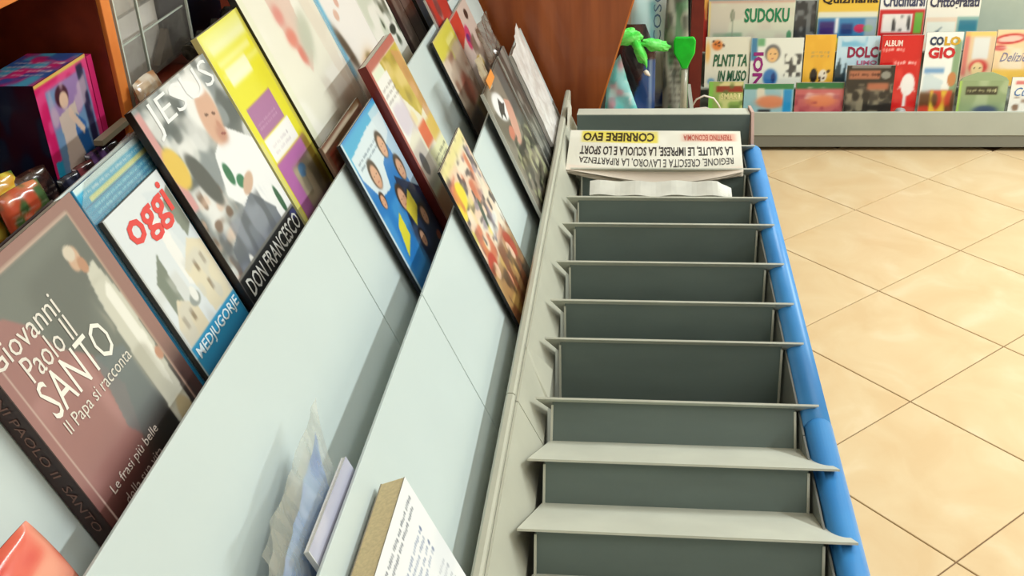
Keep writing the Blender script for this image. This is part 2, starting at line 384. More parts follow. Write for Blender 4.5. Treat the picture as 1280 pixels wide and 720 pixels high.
# far end
MB().sheet([(2.165, .60), (2.165, .784)], -.126, .236, .003).build('end_plate', PLATE, rack)
MB().sheet([(2.165, .784), (2.235, .772)], -.126, .236, .003).build('end_top', LIP, rack)
MB().prism([(1.98, .745), (2.24, .745), (2.24, .775), (2.18, .812), (2.165, .79), (2.13, .752)], (-.146, 0, 0), (0, 1, 0), (0, 0, 1), (1, 0, 0), 0, .004).build('end_flange', mat('cream_white_metal', (222, 220, 205), .4), rack)
MB().prism([(2.12, .71), (2.24, .71), (2.24, .778), (2.165, .790), (2.14, .75)], (.238, 0, 0), (0, 1, 0), (0, 0, 1), (1, 0, 0), 0, .006).build('end_flange', mat('pinkish_plastic', (205, 172, 160), .5), rack)
MB().box((-.14, .42, 0), (.214, 2.23, .45)).build('base', BASE, rack)
MB().box((.2195, .42, 0), (.228, 2.23, .71)).build('front_panel', BASE, rack)
# bumper
def bumper(ya, yb, x, r, zc=.7235, endcap=False):
    pts = [(x, ya, zc), (x, yb, zc)]; rs = [r, r]
    if endcap:
        for q in (.5, .8, .95, 1.0): pts.append((x, yb+r*q, zc)); rs.append(r*math.sqrt(max(.02, 1-q*q)))
    MB().tube(pts, rs, 28).build('blue_bumper', BLUE, rack, smooth=True)
bumper(.40, 1.150, .2395, .0180); bumper(1.1505, 2.10, .2385, .0185, endcap=True)

# ------------------------------------------------------------------ magazines on the tiers
def tier_item(name, label, cat, k, y0, y1, t0, t1, th, art, words=(), **kw):
    return publication(name, label, cat, tp(k, y0, t1), UU, VV, NN, y1-y0, t1-t0, th, art, words, **kw)
MAGC = 'magazine'
# -- book: Santo
w_, h_ = .197, .251
a = Art(w_, h_, (152, 112, 104))
a.rect(.0, .0, .90, .955, (104, 106, 100)); a.cloud(3, (128, 132, 124), 4, 5, .5, .5, (0, .4, .9, .95))
a.poly([(0, .95), (.10, .93), (.30, .78), (.36, .66), (.50, .56), (.56, .40), (.45, .22), (.40, .0), (0, 0)], (158, 112, 108))
a.cloud(5, (188, 142, 138), 4, 5, .55, .6, (0.05, .25, .45, .6))
a.poly([(.50, .55), (.70, .5), (.72, .2), (.5, .2), (.42, .3)], (112, 120, 122), .8)
a.ell(.30, .05, .55, .17, (58, 24, 20), soft=.5); a.ell(.72, .10, .30, .14, (24, 20, 18), soft=.5); a.ell(.98, .05, .2, .25, (38, 22, 20), soft=.5)
a.rect(-.1, -.1, 1.1, .05, (34, 18, 16), .03)
a.poly([(.775, .76), (.86, .78), (.90, .60), (.885, .40), (.87, .24), (.85, .06), (.70, .04), (.715, .25), (.72, .45), (.74, .66)], (206, 204, 190))
a.poly([(.80, .66), (.86, .70), (.87, .45), (.83, .25), (.80, .3)], (236, 234, 224)); a.cloud(9, (168, 165, 150), 9, 12, .55, .6, (.70, .2, .9, .72))
a.ell(.80, .14, .06, .07, (196, 178, 140)); a.ell(.875, .37, .03, .025, (190, 140, 115))
a.ell(.765, .825, .042, .045, (204, 168, 142), -.5); a.ell(.755, .85, .038, .028, (212, 200, 182)); a.ell(.79, .79, .03, .03, (186, 138, 110))
a.rect(.895, .0, .91, .96, (178, 150, 134), .004); a.rect(0, .95, .9, .962, (190, 165, 150), .004)
a.rect(.93, .0, 1.01, .30, (78, 42, 38), .05, .8)
a.rect(0.045, 0.03, .053, .96, (196, 168, 158), .003)
book, sf = tier_item('book', 'mauve and grey book with a white-robed man, leaning in the top tier', 'book', .0155, .600, .797, -1.303, -1.052, .019, a,
    [('Giovanni', (-.01+.02, .735, .50, .815), (232, 226, 216), {'name': 'author_lettering'}), ('Paolo II', (.14, .64, .50, .725), (232, 226, 216), {'name': 'author_lettering'}),
     ('SANTO', (.12, .505, .66, .635), (244, 240, 230), {'name': 'title_lettering'}), ('Il Papa si racconta', (.13, .43, .70, .490), (226, 220, 208), {'name': 'subtitle_lettering'}),
     ('Le frasi più belle', (.12, .190, .56, .235), (200, 186, 176), {'name': 'small_lettering'}), ('della sua vita', (.15, .130, .50, .172), (170, 150, 142), {'name': 'small_lettering'})],
    spine=(52, 26, 24), back=(46, 24, 22), hard=True)
lettering('GIOVANNI PAOLO II  SANTO', flat_surf(tp(.0155-.0195, .5986, -1.052), NN, VV, -UU, .019, .251), (.3, .15, .7, .9), (130, 92, 80), next(q for q in book.children if q.name.startswith('spine')), 'spine_lettering', rot90=-1)
# -- oggi
w_, h_ = .122, .207
a = Art(w_, h_, (222, 228, 232), .0014)
a.poly([(.62, .97), (1, .9), (1, .5), (.75, .6)], (214, 222, 228)); a.poly([(.80, .86), (1, .92), (1, .70), (.86, .66)], (128, 134, 122))
a.poly([(.12, .62), (.34, .72), (.30, .44), (.12, .40)], (122, 130, 118)); a.poly([(.52, .86), (.66, .80), (.62, .45), (.50, .50)], (238, 238, 236))
a.poly([(.04, .40), (.22, .50), (.42, .42), (.42, .20), (.04, .20)], (222, 210, 184)); a.poly([(.55, .56), (.82, .66), (1, .60), (1, .28), (.60, .30)], (226, 216, 190))
for (x, y) in ((.14, .36), (.28, .36), (.70, .50), (.84, .50), (.74, .38)): a.rect(x, y, x+.05, y+.06, (150, 132, 108), .01)
a.ell(.45, .43, .09, .035, (150, 155, 152)); a.ell(.47, .45, .05, .04, (236, 236, 232)); a.cloud(2, (205, 205, 200), 10, 14, .55, .5, (0, .25, 1, .6))
a.rect(0, .03, 1, .29, (46, 148, 196), .006); a.rect(.02, .04, .98, .16, (34, 108, 152), .05, .8); a.lines(.12, .06, .8, .14, 3, (120, 170, 200), .5)
a.rect(0, 0, 1, .03, (196, 196, 186), .006); a.ell(.93, .03, .06, .03, (120, 95, 70)); a.rect(0, 0, .02, 1, (180, 182, 178), .005)
tier_item('magazine', 'small white magazine with red title and blue bottom band beside the mauve book', MAGC, .0075, .823, .945, -1.262, -1.055, .0035, a,
    [('oggi', (.16, .75, .92, .96), (226, 70, 66), {'name': 'title_lettering', 'bold': .02}), ('MEDJUGORJE', (.06, .20, .96, .275), (226, 240, 246), {'name': 'headline_lettering', 'bold': .015})], spine=(40, 36, 32), back=(34, 30, 28))
# -- bagged cyan leaflet behind
w_, h_ = .150, .241
a = Art(w_, h_, (28, 164, 212), .0011); a.rect(0, .975, 1, 1.02, (214, 234, 236), .006); a.rect(.03, .945, .80, .972, (60, 180, 224), .004); a.lines(.06, .948, .95, .970, 1, (214, 238, 246), .9)
a.rect(.10, .922, .97, .942, (232, 234, 150), .003); a.rect(0, .914, 1, .920, (16, 110, 170), .002)
for i in range(3): a.lines(.10, .890-i*.024, .95, .910-i*.024, 1, (176, 232, 246), .9, i); a.rect(0, .886-i*.024, 1, .889-i*.024, (16, 120, 180), .002)
t, sf = tier_item('leaflet', 'cyan leaflet in a clear plastic bag tucked behind the red-titled white magazine', 'leaflet', .0002, .822, .972, -1.298, -1.057, .002, a, spine=(20, 130, 180), back=(20, 120, 170))
MB().prism([(.0, .0), (.150, .0), (.158, .20), (.150, .243), (.125, .248), (.06, .244), (.02, .240), (-.004, .225)], tp(.0015, .822, -1.057), UU, VV, NN, 0, .0006).build('plastic_bag', plastic_film('clear_film', opac=.06), t)
MB().tube([tp(.002, .945, -1.30), tp(.004, .975, -1.302), tp(.003, 1.0, -1.31), tp(.003, 1.012, -1.325)], [.002, .003, .003, .001], 6).build('bag_tail', plastic_film('clear_film'), t)
# -- JESUS
w_, h_ = .195, .267
a = Art(w_, h_, (206, 208, 206), .0015); a.cloud(11, (120, 128, 132), 7, 8, .52, .8); a.cloud(12, (70, 74, 74), 12, 16, .62, .7); a.cloud(15, (236, 236, 234), 9, 12, .55, .8, (.05, .45, .6, .95))
a.rect(-.02, .56, .06, .98, (208, 150, 150), .01); a.cloud(14, (96, 62, 44), 16, 22, .60, .75, (0, .22, .35, .6)); a.cloud(13, (222, 190, 170), 12, 18, .6, .7, (0, .2, .4, .6))
a.poly([(.50, .66), (.75, .72), (1.02, .58), (1.02, .22), (.85, .2), (.55, .36), (.38, .50)], (240, 241, 243)); a.poly([(.40, .40), (.62, .44), (.80, .30), (.78, .17), (.05, .17), (.12, .34)], (112, 118, 130))
a.cloud(17, (84, 88, 98), 12, 10, .5, .7, (.05, .17, .78, .42)); a.cloud(18, (150, 156, 170), 10, 12, .6, .7, (.1, .17, .75, .42))
a.ell(.66, .86, .17, .13, (238, 238, 236), -.35); a.ell(.685, .79, .115, .13, (216, 172, 148), -.35); a.ell(.70, .70, .06, .04, (196, 142, 122), -.3, .5); a.ell(.655, .80, .022, .007, (120, 84, 70), -.3); a.ell(.735, .785, .022, .007, (120, 84, 70), -.3); a.ell(.72, .735, .02, .02, (196, 140, 118), soft=.5); a.ell(.715, .695, .03, .006, (150, 80, 74), -.3); a.ell(.60, .93, .2, .04, (245, 245, 244), -.3)
a.ell(.26, .62, .075, .13, (84, 84, 82), .25); a.ell(.08, .73, .09, .09, (226, 190, 80), .2); a.ell(.52, .56, .04, .05, (44, 110, 74)); a.ell(.60, .50, .05, .03, (50, 120, 84)); a.ell(.66, .47, .10, .03, (206, 172, 150), .3)
a.ell(.90, .30, .03, .07, (40, 90, 60)); a.ell(.24, .22, .03, .05, (235, 235, 232)); a.rect(0, 0, 1, .235, (22, 22, 24), .005); a.rect(.0, .235, 1, .246, (120, 118, 112), .004); a.ell(.95, .21, .05, .02, (56, 60, 110))
tier_item('magazine', 'magazine with a white-haired man at a microphone above a black title band', MAGC, .0155, .950, 1.145, -1.322, -1.055, .007, a,
    [('JESUS', (.10, .84, .97, .985), (240, 242, 242), {'name': 'title_lettering', 'bold': -.005}), ('DON FRANCESCO', (.05, .140, .97, .218), (205, 205, 200), {'name': 'headline_lettering', 'bold': .01})], spine=(36, 26, 22), back=(30, 24, 20))
# -- yellow
w_, h_ = .1365, .283
a = Art(w_, h_, (232, 226, 40), .0016); a.rect(0, .90, 1, 1, (236, 238, 160), .05)
a.rect(.08, .90, .90, .94, (240, 242, 200), .02, .8); a.rect(.08, .84, .85, .87, (244, 244, 190), .02, .8); a.rect(.12, .75, .62, .83, (246, 246, 214), .015); a.rect(.05, .79, .95, .815, (240, 240, 190), .02, .6)
a.cloud(4, (214, 206, 60), 6, 6, .6, .4, (0, .5, 1, .75)); a.rect(.10, .50, .72, .645, (172, 112, 160), .006); a.lines(.16, .53, .6, .57, 2, (208, 170, 200), .5)
a.rect(.10, .385, .78, .495, (246, 244, 244), .006); a.lines(.2, .40, .6, .46, 2, (200, 190, 200), .5); a.rect(.08, .10, .90, .38, (186, 112, 176), .008)
a.rect(.30, .10, .92, .31, (150, 140, 120), .02); a.ell(.48, .27, .10, .03, (90, 130, 170)); a.cloud(6, (206, 190, 160), 9, 10, .5, .7, (.3, .1, .92, .30)); a.rect(.80, .12, 1, .38, (148, 122, 44), .03); a.rect(.0, 0, 1, .11, (112, 86, 96), .03)
a.rect(.93, 0, 1.02, 1, (206, 196, 80), .02); a.rect(0, 0, .06, .5, (226, 220, 130), .01)
tier_item('magazine', 'yellow magazine with purple boxes just past the microphone cover', MAGC, .0090, 1.165, 1.3015, -1.338, -1.055, .007, a,
    [], spine=(226, 218, 150), back=(60, 54, 34), bow=.003)
# -- cream cover
w_, h_ = .242, .345
a = Art(w_, h_, (250, 249, 238), .0024); a.cloud(21, (238, 237, 220), 3, 6, .45, .8); a.rect(-.01, .1, .07, 1, (236, 238, 214), .01)
a.poly([(.30, 1), (.62, 1), (.66, .72), (.60, .50), (.46, .44), (.36, .62)], (226, 196, 182), .8); a.ell(.42, .60, .07, .04, (226, 142, 126), soft=.5); a.ell(.45, .52, .05, .04, (222, 130, 116), soft=.5); a.ell(.40, .70, .06, .04, (224, 150, 140), soft=.6)
a.ell(.62, .57, .16, .06, (198, 204, 186), .8, .5); a.cloud(22, (206, 196, 180), 7, 9, .55, .5, (.5, .1, 1, .8)); a.poly([(.78, 1), (.95, 1), (.98, .5), (.88, .2), (.80, .4)], (236, 228, 212), .7)
a.ell(.55, .14, .18, .10, (138, 116, 88), soft=.7); a.ell(.28, .06, .14, .05, (96, 96, 72), soft=.4); a.ell(.80, .10, .2, .12, (170, 150, 124), soft=.8); a.rect(0, 0, 1, .03, (176, 166, 140), .03)
t_, sfc = tier_item('magazine', 'large cream magazine with a pale pink and white picture amid the top tier', MAGC, .0125, 1.303, 1.545, -1.40, -1.055, .008, a, spine=(30, 28, 26), back=(34, 30, 26))
MB().tube([sfc(1.0, 0, .001), sfc(1.0, .5, .002), sfc(1.0, 1, .001)], .0016, 6).build('plastic_edge', plastic_film('clear_film'), t_)
# -- row continuing to the far end of the top tier
w_, h_ = .18, .305
a = Art(w_, h_, (244, 242, 238), .0025); a.rect(0, .30, .13, 1, (116, 190, 222), .03); a.ell(.20, .44, .07, .13, (86, 80, 66), .3, .5); a.ell(.45, .22, .30, .10, (206, 156, 92), .4, .5); a.ell(.30, .16, .35, .09, (116, 52, 26), .3, .5); a.ell(.60, .28, .10, .06, (120, 110, 70), soft=.4); a.ell(.35, .60, .06, .03, (226, 190, 172)); a.ell(.50, .65, .05, .03, (226, 184, 168)); a.rect(0, 0, 1, .08, (92, 44, 30), .03)
tier_item('magazine', 'white magazine with blue left edge, next past the large cream magazine', MAGC, .0100, 1.548, 1.725, -1.36, -1.055, .007, a, spine=(24, 24, 24), back=(30, 28, 26))
w_, h_ = .165, .305
a = Art(w_, h_, (240, 240, 232), .0025); a.cloud(31, (206, 214, 196), 6, 9, .5, .8); a.cloud(32, (72, 82, 66), 10, 14, .66, .9, (.3, .2, 1, 1)); a.rect(0, .1, .03, 1, (50, 50, 46), .01); a.ell(.75, .30, .12, .03, (64, 70, 60)); a.rect(0, 0, 1, .12, (150, 130, 100), .05)
tier_item('magazine', 'pale magazine with green and black pen drawings, just past the blue-edged white one', MAGC, .0080, 1.725, 1.878, -1.36, -1.055, .007, a, spine=(26, 26, 24), back=(34, 30, 28))
a = Art(.09, .30, (92, 76, 68), .003); a.cloud(33, (130, 118, 108), 4, 8, .5, .6); a.rect(0, 0, .3, 1, (48, 30, 28), .02)
tier_item('book', 'slim brown-grey book with a dark spine near the far end of the top tier', 'book', .0080, 1.885, 1.955, -1.345, -1.055, .012, a, spine=(40, 24, 24), back=(36, 22, 22), hard=True)
a = Art(.09, .30, (108, 92, 84), .003); a.cloud(34, (70, 50, 46), 4, 8, .5, .6); a.rect(.75, 0, 1, 1, (52, 24, 24), .02)
tier_item('book', 'maroon-edged book standing last but one in the top tier', 'book', .0060, 1.965, 2.035, -1.335, -1.055, .012, a, spine=(46, 18, 18), back=(40, 18, 18), hard=True)
a = Art(.15, .26, (186, 176, 146), .003); a.rect(0, 0, 1, .66, (26, 48, 76), .02); a.cloud(35, (16, 24, 34), 5, 7, .5, .7, (0, 0, 1, .64)); a.cloud(36, (214, 206, 180), 4, 4, .5, .6, (0, .68, 1, 1))
tier_item('magazine', 'tan and navy magazine, last in the top tier by the wooden panel', MAGC, .0060, 2.06, 2.21, -1.31, -1.055, .008, a, spine=(40, 36, 30), back=(30, 30, 30))
# -- second tier
w_, h_ = .195, .095
a = Art(w_, h_, (122, 84, 66), .002); a.rect(.0, .90, .95, .96, (196, 182, 160), .01); a.rect(.06, .55, .3, .85, (146, 62, 44), .01); a.lines(.08, .6, .28, .80, 2, (200, 150, 130), .6); a.rect(0, 0, 1, .48, (176, 170, 152), .02); a.cloud(41, (96, 70, 40), 5, 6, .6, .7)
tier_item('magazine', 'brown magazine mostly hidden behind the blue one, at the foot of the cream magazine', MAGC, .0460, 1.235, 1.430, -1.147, -1.052, .003, a, spine=(120, 100, 80), back=(70, 56, 46))
w_, h_ = .184, .257
a = Art(w_, h_, (40, 122, 196), .0015)
a.rect(0, .83, 1, .99, (70, 170, 214), .02); a.poly([(.05, .90), (.05, .78), (.20, .62), (.45, .60), (.55, .72), (.95, .80), (1, .92), (.6, .93)], (214, 228, 236)); a.poly([(.75, .97), (1.02, .97), (1.02, .35), (.88, .45)], (206, 220, 230), .8)
a.poly([(.62, .62), (1.02, .42), (1.02, 0), (.30, 0), (.42, .3)], (26, 42, 74)); a.cloud(42, (70, 90, 120), 8, 10, .6, .6, (.4, 0, 1, .5)); a.cloud(43, (80, 160, 220), 5, 6, .5, .6, (0, .1, .45, .55)); a.lines(.12, .80, .62, .86, 2, (90, 110, 130), .6)
for (x, y, r_) in ((.30, .72, .085), (.70, .78, .08), (.82, .60, .08), (.56, .49, .085), (.80, .30, .07), (.20, .60, .05)): a.face(x, y, r_)
a.poly([(.12, .28), (.34, .34), (.36, .48), (.22, .44)], (222, 214, 60)); a.poly([(.52, .44), (.74, .50), (.76, .38), (.56, .32)], (220, 206, 64)); a.face(.55, .24, .06, hair=(40, 36, 40)); a.ell(.88, .14, .05, .03, (170, 90, 70)); a.cloud(44, (60, 140, 200), 6, 8, .6, .8, (0, 0, .4, .2)); a.rect(0, 0, .03, 1, (216, 224, 226), .01)
tier_item('magazine', 'bright blue magazine with several faces and yellow labels in the second tier', MAGC, .0675, 1.241, 1.425, -1.139, -.882, .004, a,[], spine=(20, 24, 32), back=(24, 26, 32))
w_, h_ = .17, .30
a = Art(w_, h_, (236, 232, 212), .0017); a.rect(0, .955, 1, 1.01, (186, 108, 96), .008); a.rect(-.01, 0, .045, 1, (176, 84, 76), .008); a.rect(.07, .90, .9, .94, (226, 236, 214), .01)
a.poly([(.35, .95), (1, .95), (1, .62), (.70, .58), (.45, .74)], (196, 176, 70)); a.cloud(51, (150, 132, 48), 8, 10, .55, .8, (.35, .58, 1, .95)); a.cloud(52, (236, 214, 150), 8, 10, .6, .7, (.4, .58, 1, .95)); a.poly([(.75, .95), (.98, .9), (1, .5), (.85, .5)], (206, 150, 104), .7)
a.poly([(.06, .90), (.42, .90), (.40, .60), (.06, .56)], (240, 240, 236)); a.lines(.09, .76, .45, .86, 3, (120, 110, 110), .5); a.cloud(53, (190, 170, 200), 6, 6, .62, .5, (.06, .55, .45, .75))
a.rect(.45, .44, .72, .56, (226, 104, 60), .015); a.rect(.72, .42, 1, .54, (222, 190, 96), .02); a.rect(.05, .30, .4, .52, (206, 196, 188), .02); a.ell(.18, .42, .08, .06, (56, 50, 70)); a.poly([(.45, .42), (1, .40), (1, .16), (.5, .22)], (236, 236, 190)); a.lines(.5, .24, .95, .38, 4, (90, 90, 70), .6); a.cloud(54, (120, 110, 76), 10, 8, .58, .7, (.4, .05, 1, .25)); a.rect(.03, .10, .42, .26, (214, 136, 82), .02); a.rect(0, 0, 1, .11, (150, 90, 60), .04)
tier_item('magazine', 'thick red-edged magazine with cream boxes and gold picture in the second tier', MAGC, .0775, 1.435, 1.605, -1.181, -.882, .012, a, spine=(112, 34, 32), back=(96, 30, 28), edge=(150, 60, 54))
w_, h_ = .165, .22
a = Art(w_, h_, (206, 186, 166), .002); a.rect(.0, .80, 1, 1, (220, 214, 84), .03); a.rect(.5, .72, .9, .9, (236, 232, 140), .02); a.cloud(61, (150, 106, 84), 7, 9, .52, .8, (0, .3, 1, .8)); a.cloud(62, (236, 222, 204), 6, 8, .55, .8, (0, .4, 1, .82)); a.ell(.5, .45, .2, .14, (168, 92, 72), soft=.4); a.rect(0, 0, 1, .28, (40, 42, 56), .04); a.cloud(63, (160, 140, 70), 6, 6, .55, .7, (.5, 0, 1, .3))
tier_item('magazine', 'dark-bordered gossip magazine with a yellow top strip, far part of the second tier', MAGC, .0670, 1.825, 1.990, -1.100, -.882, .003, a, spine=(24, 24, 26), back=(24, 24, 26))
a = Art(.18, .21, (214, 196, 186), .0022); a.poly([(0, 1), (.45, 1), (.4, .78), (0, .70)], (206, 64, 50)); a.ell(.42, .72, .16, .09, (206, 60, 110), .6); a.ell(.40, .72, .07, .04, (110, 40, 120)); a.ell(.75, .88, .08, .05, (56, 44, 40)); a.cloud(64, (110, 92, 76), 7, 8, .5, .8, (.4, .2, 1, .7)); a.ell(.40, .40, .18, .12, (196, 160, 44)); a.cloud(65, (60, 54, 50), 7, 8, .55, .8, (.3, 0, 1, .4))
tier_item('magazine', 'white magazine with red corner and pink badge, farthest in the second tier', MAGC, .0640, 2.005, 2.19, -1.09, -.882, .004, a, spine=(210, 205, 200), back=(190, 186, 180))
a = Art(.13, .23, (190, 52, 46), .0026); a.cloud(66, (226, 180, 170), 5, 7, .58, .8); a.cloud(67, (96, 40, 44), 5, 8, .6, .8)
tier_item('magazine', 'red magazine peeping up between the yellow-topped one and the pink-badged one', MAGC, .0582, 1.935, 2.075, -1.155, -.882, .003, a, spine=(220, 214, 208), back=(90, 30, 28))
# -- third tier
w_, h_ = .178, .282
a = Art(w_, h_, (240, 228, 206), .0015); a.cloud(71, (232, 196, 170), 6, 9, .5, .7); a.cloud(72, (60, 52, 60), 14, 22, .68, .9, (0, .42, 1, 1)); a.cloud(73, (120, 110, 140), 12, 18, .68, .7, (.2, .35, 1, .9)); a.rect(0, .93, 1, 1.0, (232, 222, 150), .03)
a.ell(.16, .80, .17, .075, (240, 220, 40)); a.ell(.06, .74, .07, .05, (236, 214, 40)); a.cloud(74, (238, 222, 90), 8, 10, .62, .8, (0, .4, .5, .75)); a.cloud(75, (236, 240, 236), 8, 12, .6, .8, (.5, .3, 1, .8)); a.cloud(76, (206, 96, 60), 9, 12, .66, .8, (0, .25, .8, .9)); a.ell(.5, .6, .04, .08, (40, 70, 56), -.3)
a.rect(-.02, -.02, 1.02, .36, (170, 130, 84), .05); a.ell(.12, .40, .12, .06, (196, 64, 44)); a.ell(.14, .35, .07, .05, (236, 196, 170)); a.cloud(77, (206, 168, 96), 8, 9, .5, .9, (0, 0, 1, .36)); a.cloud(78, (120, 64, 40), 9, 10, .58, .8, (0, 0, 1, .4)); a.ell(.80, .30, .09, .10, (178, 60, 34), .5); a.ell(.72, .28, .05, .07, (236, 200, 172), .4); a.ell(.36, .22, .05, .05, (220, 150, 120)); a.cloud(79, (70, 50, 36), 12, 12, .62, .8, (.1, 0, 1, .3)); a.rect(.985, 0, 1.02, 1, (110, 92, 66), .005)
tier_item('comic', 'colourful crowded comic with yellow bursts on white, middle of the lowest tier', 'comic', .1275, 1.365, 1.543, -1.019, -.737, .003, a, spine=(24, 22, 22), back=(26, 24, 24))
w_, h_ = .20, .30
a = Art(w_, h_, (136, 130, 118), .0018); a.cloud(81, (90, 84, 74), 6, 9, .5, .8); a.ell(.33, .80, .24, .10, (244, 244, 246), -.6); a.poly([(.25, .80), (.36, .86), (.42, .80), (.50, .78), (.38, .74), (.34, .69), (.30, .75), (.20, .74)], (38, 38, 46))
a.poly([(.55, .8), (.75, .72), (.62, .55), (.42, .40), (.34, .55)], (214, 160, 142)); a.ell(.30, .60, .10, .05, (206, 118, 96)); a.cloud(82, (34, 36, 30), 11, 16, .5, .9, (.05, .05, 1, .55)); a.cloud(83, (176, 180, 140), 14, 18, .66, .8, (.1, .05, 1, .5)); a.rect(.92, 0, 1.02, 1, (48, 46, 42), .01)
a.rect(.70, .5, .95, 1, (70, 80, 84), .03, .8)
tier_item('comic', 'dark comic in plastic wrap with a black figure on a white circle, lowest tier', 'comic', .1360, 1.727, 1.93, -1.005, -.752, .005, a, spine=(200, 198, 190), back=(22, 22, 22), pages=(150, 150, 146))
for q in range(5):
    a = Art(.20, .28, (66+q*8, 68+q*6, 66+q*5), .004); a.cloud(84+q, (150, 150, 144), 6, 8, .6, .8)
    tier_item('comic', ['plastic-wrapped comic directly behind the white-circle comic', 'second wrapped comic behind the white-circle comic', 'third wrapped comic behind the white-circle comic', 'fourth wrapped comic behind the white-circle comic', 'last of the wrapped comics before the white wrapped one'][q], 'comic',
              .1355-q*.0032, 1.945+q*.017, 2.01+q*.017, -1.005+q*.004, -.750+q*.004, .0014, a, spine=[(196, 196, 190), (40, 40, 42)][q % 2], back=(30, 30, 32), group='wrapped comics at the far end of the lowest tier')
t = bpy.data.objects.new('plastic_flap', None)
def wavy(name, k, ypts, tpts, amp, seed, material, parent, n=(26, 26), outline=None, fq=22, shrink=0.0, smooth=False):
    """crumpled sheet between y and t ranges; outline gives per-u top and bottom t"""
    V = []; (y0, y1), (t0, t1) = ypts, tpts
    for j in range(n[1]):
        for i in range(n[0]):
            u = i/(n[0]-1); v = j/(n[1]-1); top, bot = outline(u) if outline else (t0, t1)
            t_ = top+(bot-top)*v; y = y0+(y1-shrink*(t_-top)-y0)*u
            p = Vector((y*fq, t_*fq*.7, seed*3.7)); z = 0
            for a_, f_ in ((1, 1), (.5, 2.1), (.25, 4.3)):
                z += a_*(1-2*abs(mnoise.noise(p*f_)))
            V.append(tp(k+(z-.8)*amp, y+.003*mnoise.noise(p*1.3), t_+.003*mnoise.noise(p*1.7)))
    m_ = n[0]; F = [(j*m_+i, j*m_+i+1, (j+1)*m_+i+1, (j+1)*m_+i) for j in range(n[1]-1) for i in range(m_-1)]
    o = link_mesh(name, V, F, material, parent, smooth); return o
bpy.data.objects.remove(t)
t = thing('plastic_bag', tp(.145, 1.76, -.90), 'crumpled clear bag top with an orange label above the white-circle comic', 'bag')
wavy('film', .143, (1.735, 1.80), (-1.055, -1.0), .004, 3, plastic_film('milky_film', (210, 190, 160), .75), t, (14, 10))
MB().obox(tp(.147, 0, 0), UU, VV, NN, 1.735, 1.80, 1.006, 1.022, 0, .001).build('orange_label', ink((226, 140, 52)), t)
t = thing('plastic_bag', tp(.133, 1.9, -.95), 'brown translucent bag top rising behind the white-circle comic', 'bag')
wavy('film', .126, (1.90, 2.03), (-1.075, -1.0), .007, 5, plastic_film('brown_film', (110, 86, 70), .7), t, (18, 12))
t = thing('magazine', tp(.140, 2.1, -.72), 'white-wrapped magazine standing last in the lowest tier by the wooden panel', MAGC)
def sh_(u): return (-.975-.030*math.sin(u*math.pi)*0+(-.022 if u > .5 else .0)*(u), -.766)
wavy('wrapper', .139, (2.035, 2.20), (-.98, -.766), .002, 9, mat('white_wrap', (228, 226, 224), .3, noise=.1, nscale=40, bump=.2, alt=(206, 200, 196)), t, (20, 30), sh_)
MB().obox(tp(.1345, 0, 0), UU, T, NN, 2.04, 2.195, -.97, -.77, -.003, .0).build('page_block', ink((200, 196, 190)), t)
MB().obox(tp(.1345, 0, 0), UU, T, NN, 2.036, 2.040, -.975, -.77, -.003, .004).build('spine', ink((226, 224, 220)), t)
# -- white book at the front of the lowest tier
w_, h_ = .191, .141
a = Art(w_, h_, (246, 247, 248), .0007); a.lines(.20, .80, .93, .92, 2, (96, 100, 112), .7, 3); a.lines(.40, .46, .86, .72, 4, (120, 132, 165), .6, 4); a.lines(.2, .05, .9, .38, 5, (130, 136, 150), .5, 5); a.cloud(91, (228, 232, 238), 3, 3, .6, .5)
tier_item('book', 'thick white-backed paperback with yellowed pages at the near end of the lowest tier', 'book', .1480, .606, .797, -.925, -.784, .026, a,
    [], pages=(226, 208, 162), back=(150, 140, 120))
# -- bagged items at the front of the second tier
t = thing('plastic_bag', tp(.075, .72, -.89), 'crumpled clear plastic bag holding blue wrapping at the near end of the second tier', 'bag')
def outl(u): return (-1.004-.014*math.sin(u*2.9)-.012*max(0, u-.8)*5, -.882)
def outl2(u):
    knots = ((0, -.985), (.2, -1.0), (.26, -1.012), (.45, -1.008), (.65, -1.014), (.85, -1.018), (1, -1.022))
    for (a_, b_), (c_, d_) in zip(knots, knots[1:]):
        if u <= c_: return (b_+(d_-b_)*(u-a_)/(c_-a_), -.882)
    return (-.99, -.882)
film = plastic_film('bag_film', (226, 226, 214), .34)
wavy('front_film', .094, (.60, .826), (-1.0, -.88), .0042, 21, film, t, (70, 46), outl2, 15, .75, True)
wavy('back_film', .082, (.640, .790), (-1.0, -.88), .003, 22, film, t, (50, 34), lambda u: (-.996-.004*u, -.882), 10, .6, True)
bl = wavy('blue_wrapping', .085, (.62, .805), (-.98, -.88), .003, 23, mat('blue_wrap', (164, 202, 246), .3, noise=.3, nscale=30, alt=(116, 156, 232)), t, (40, 30), lambda u: (-.962-.036*u, -.882), 22, .75, True)
a = Art(.13, .09, (184, 186, 206), .0016); a.cloud(95, (206, 206, 220), 4, 4, .5, .6); a.rect(0, 0, 1, .2, (160, 160, 180), .05)
tier_item('booklet', 'thin lavender booklet with a silvery edge in front of the crumpled bag', 'booklet', .1060, .665, .795, -.968, -.882, .004, a, edge=(226, 228, 228), back=(220, 222, 222), spine=(220, 222, 222), pages=(236, 236, 234))
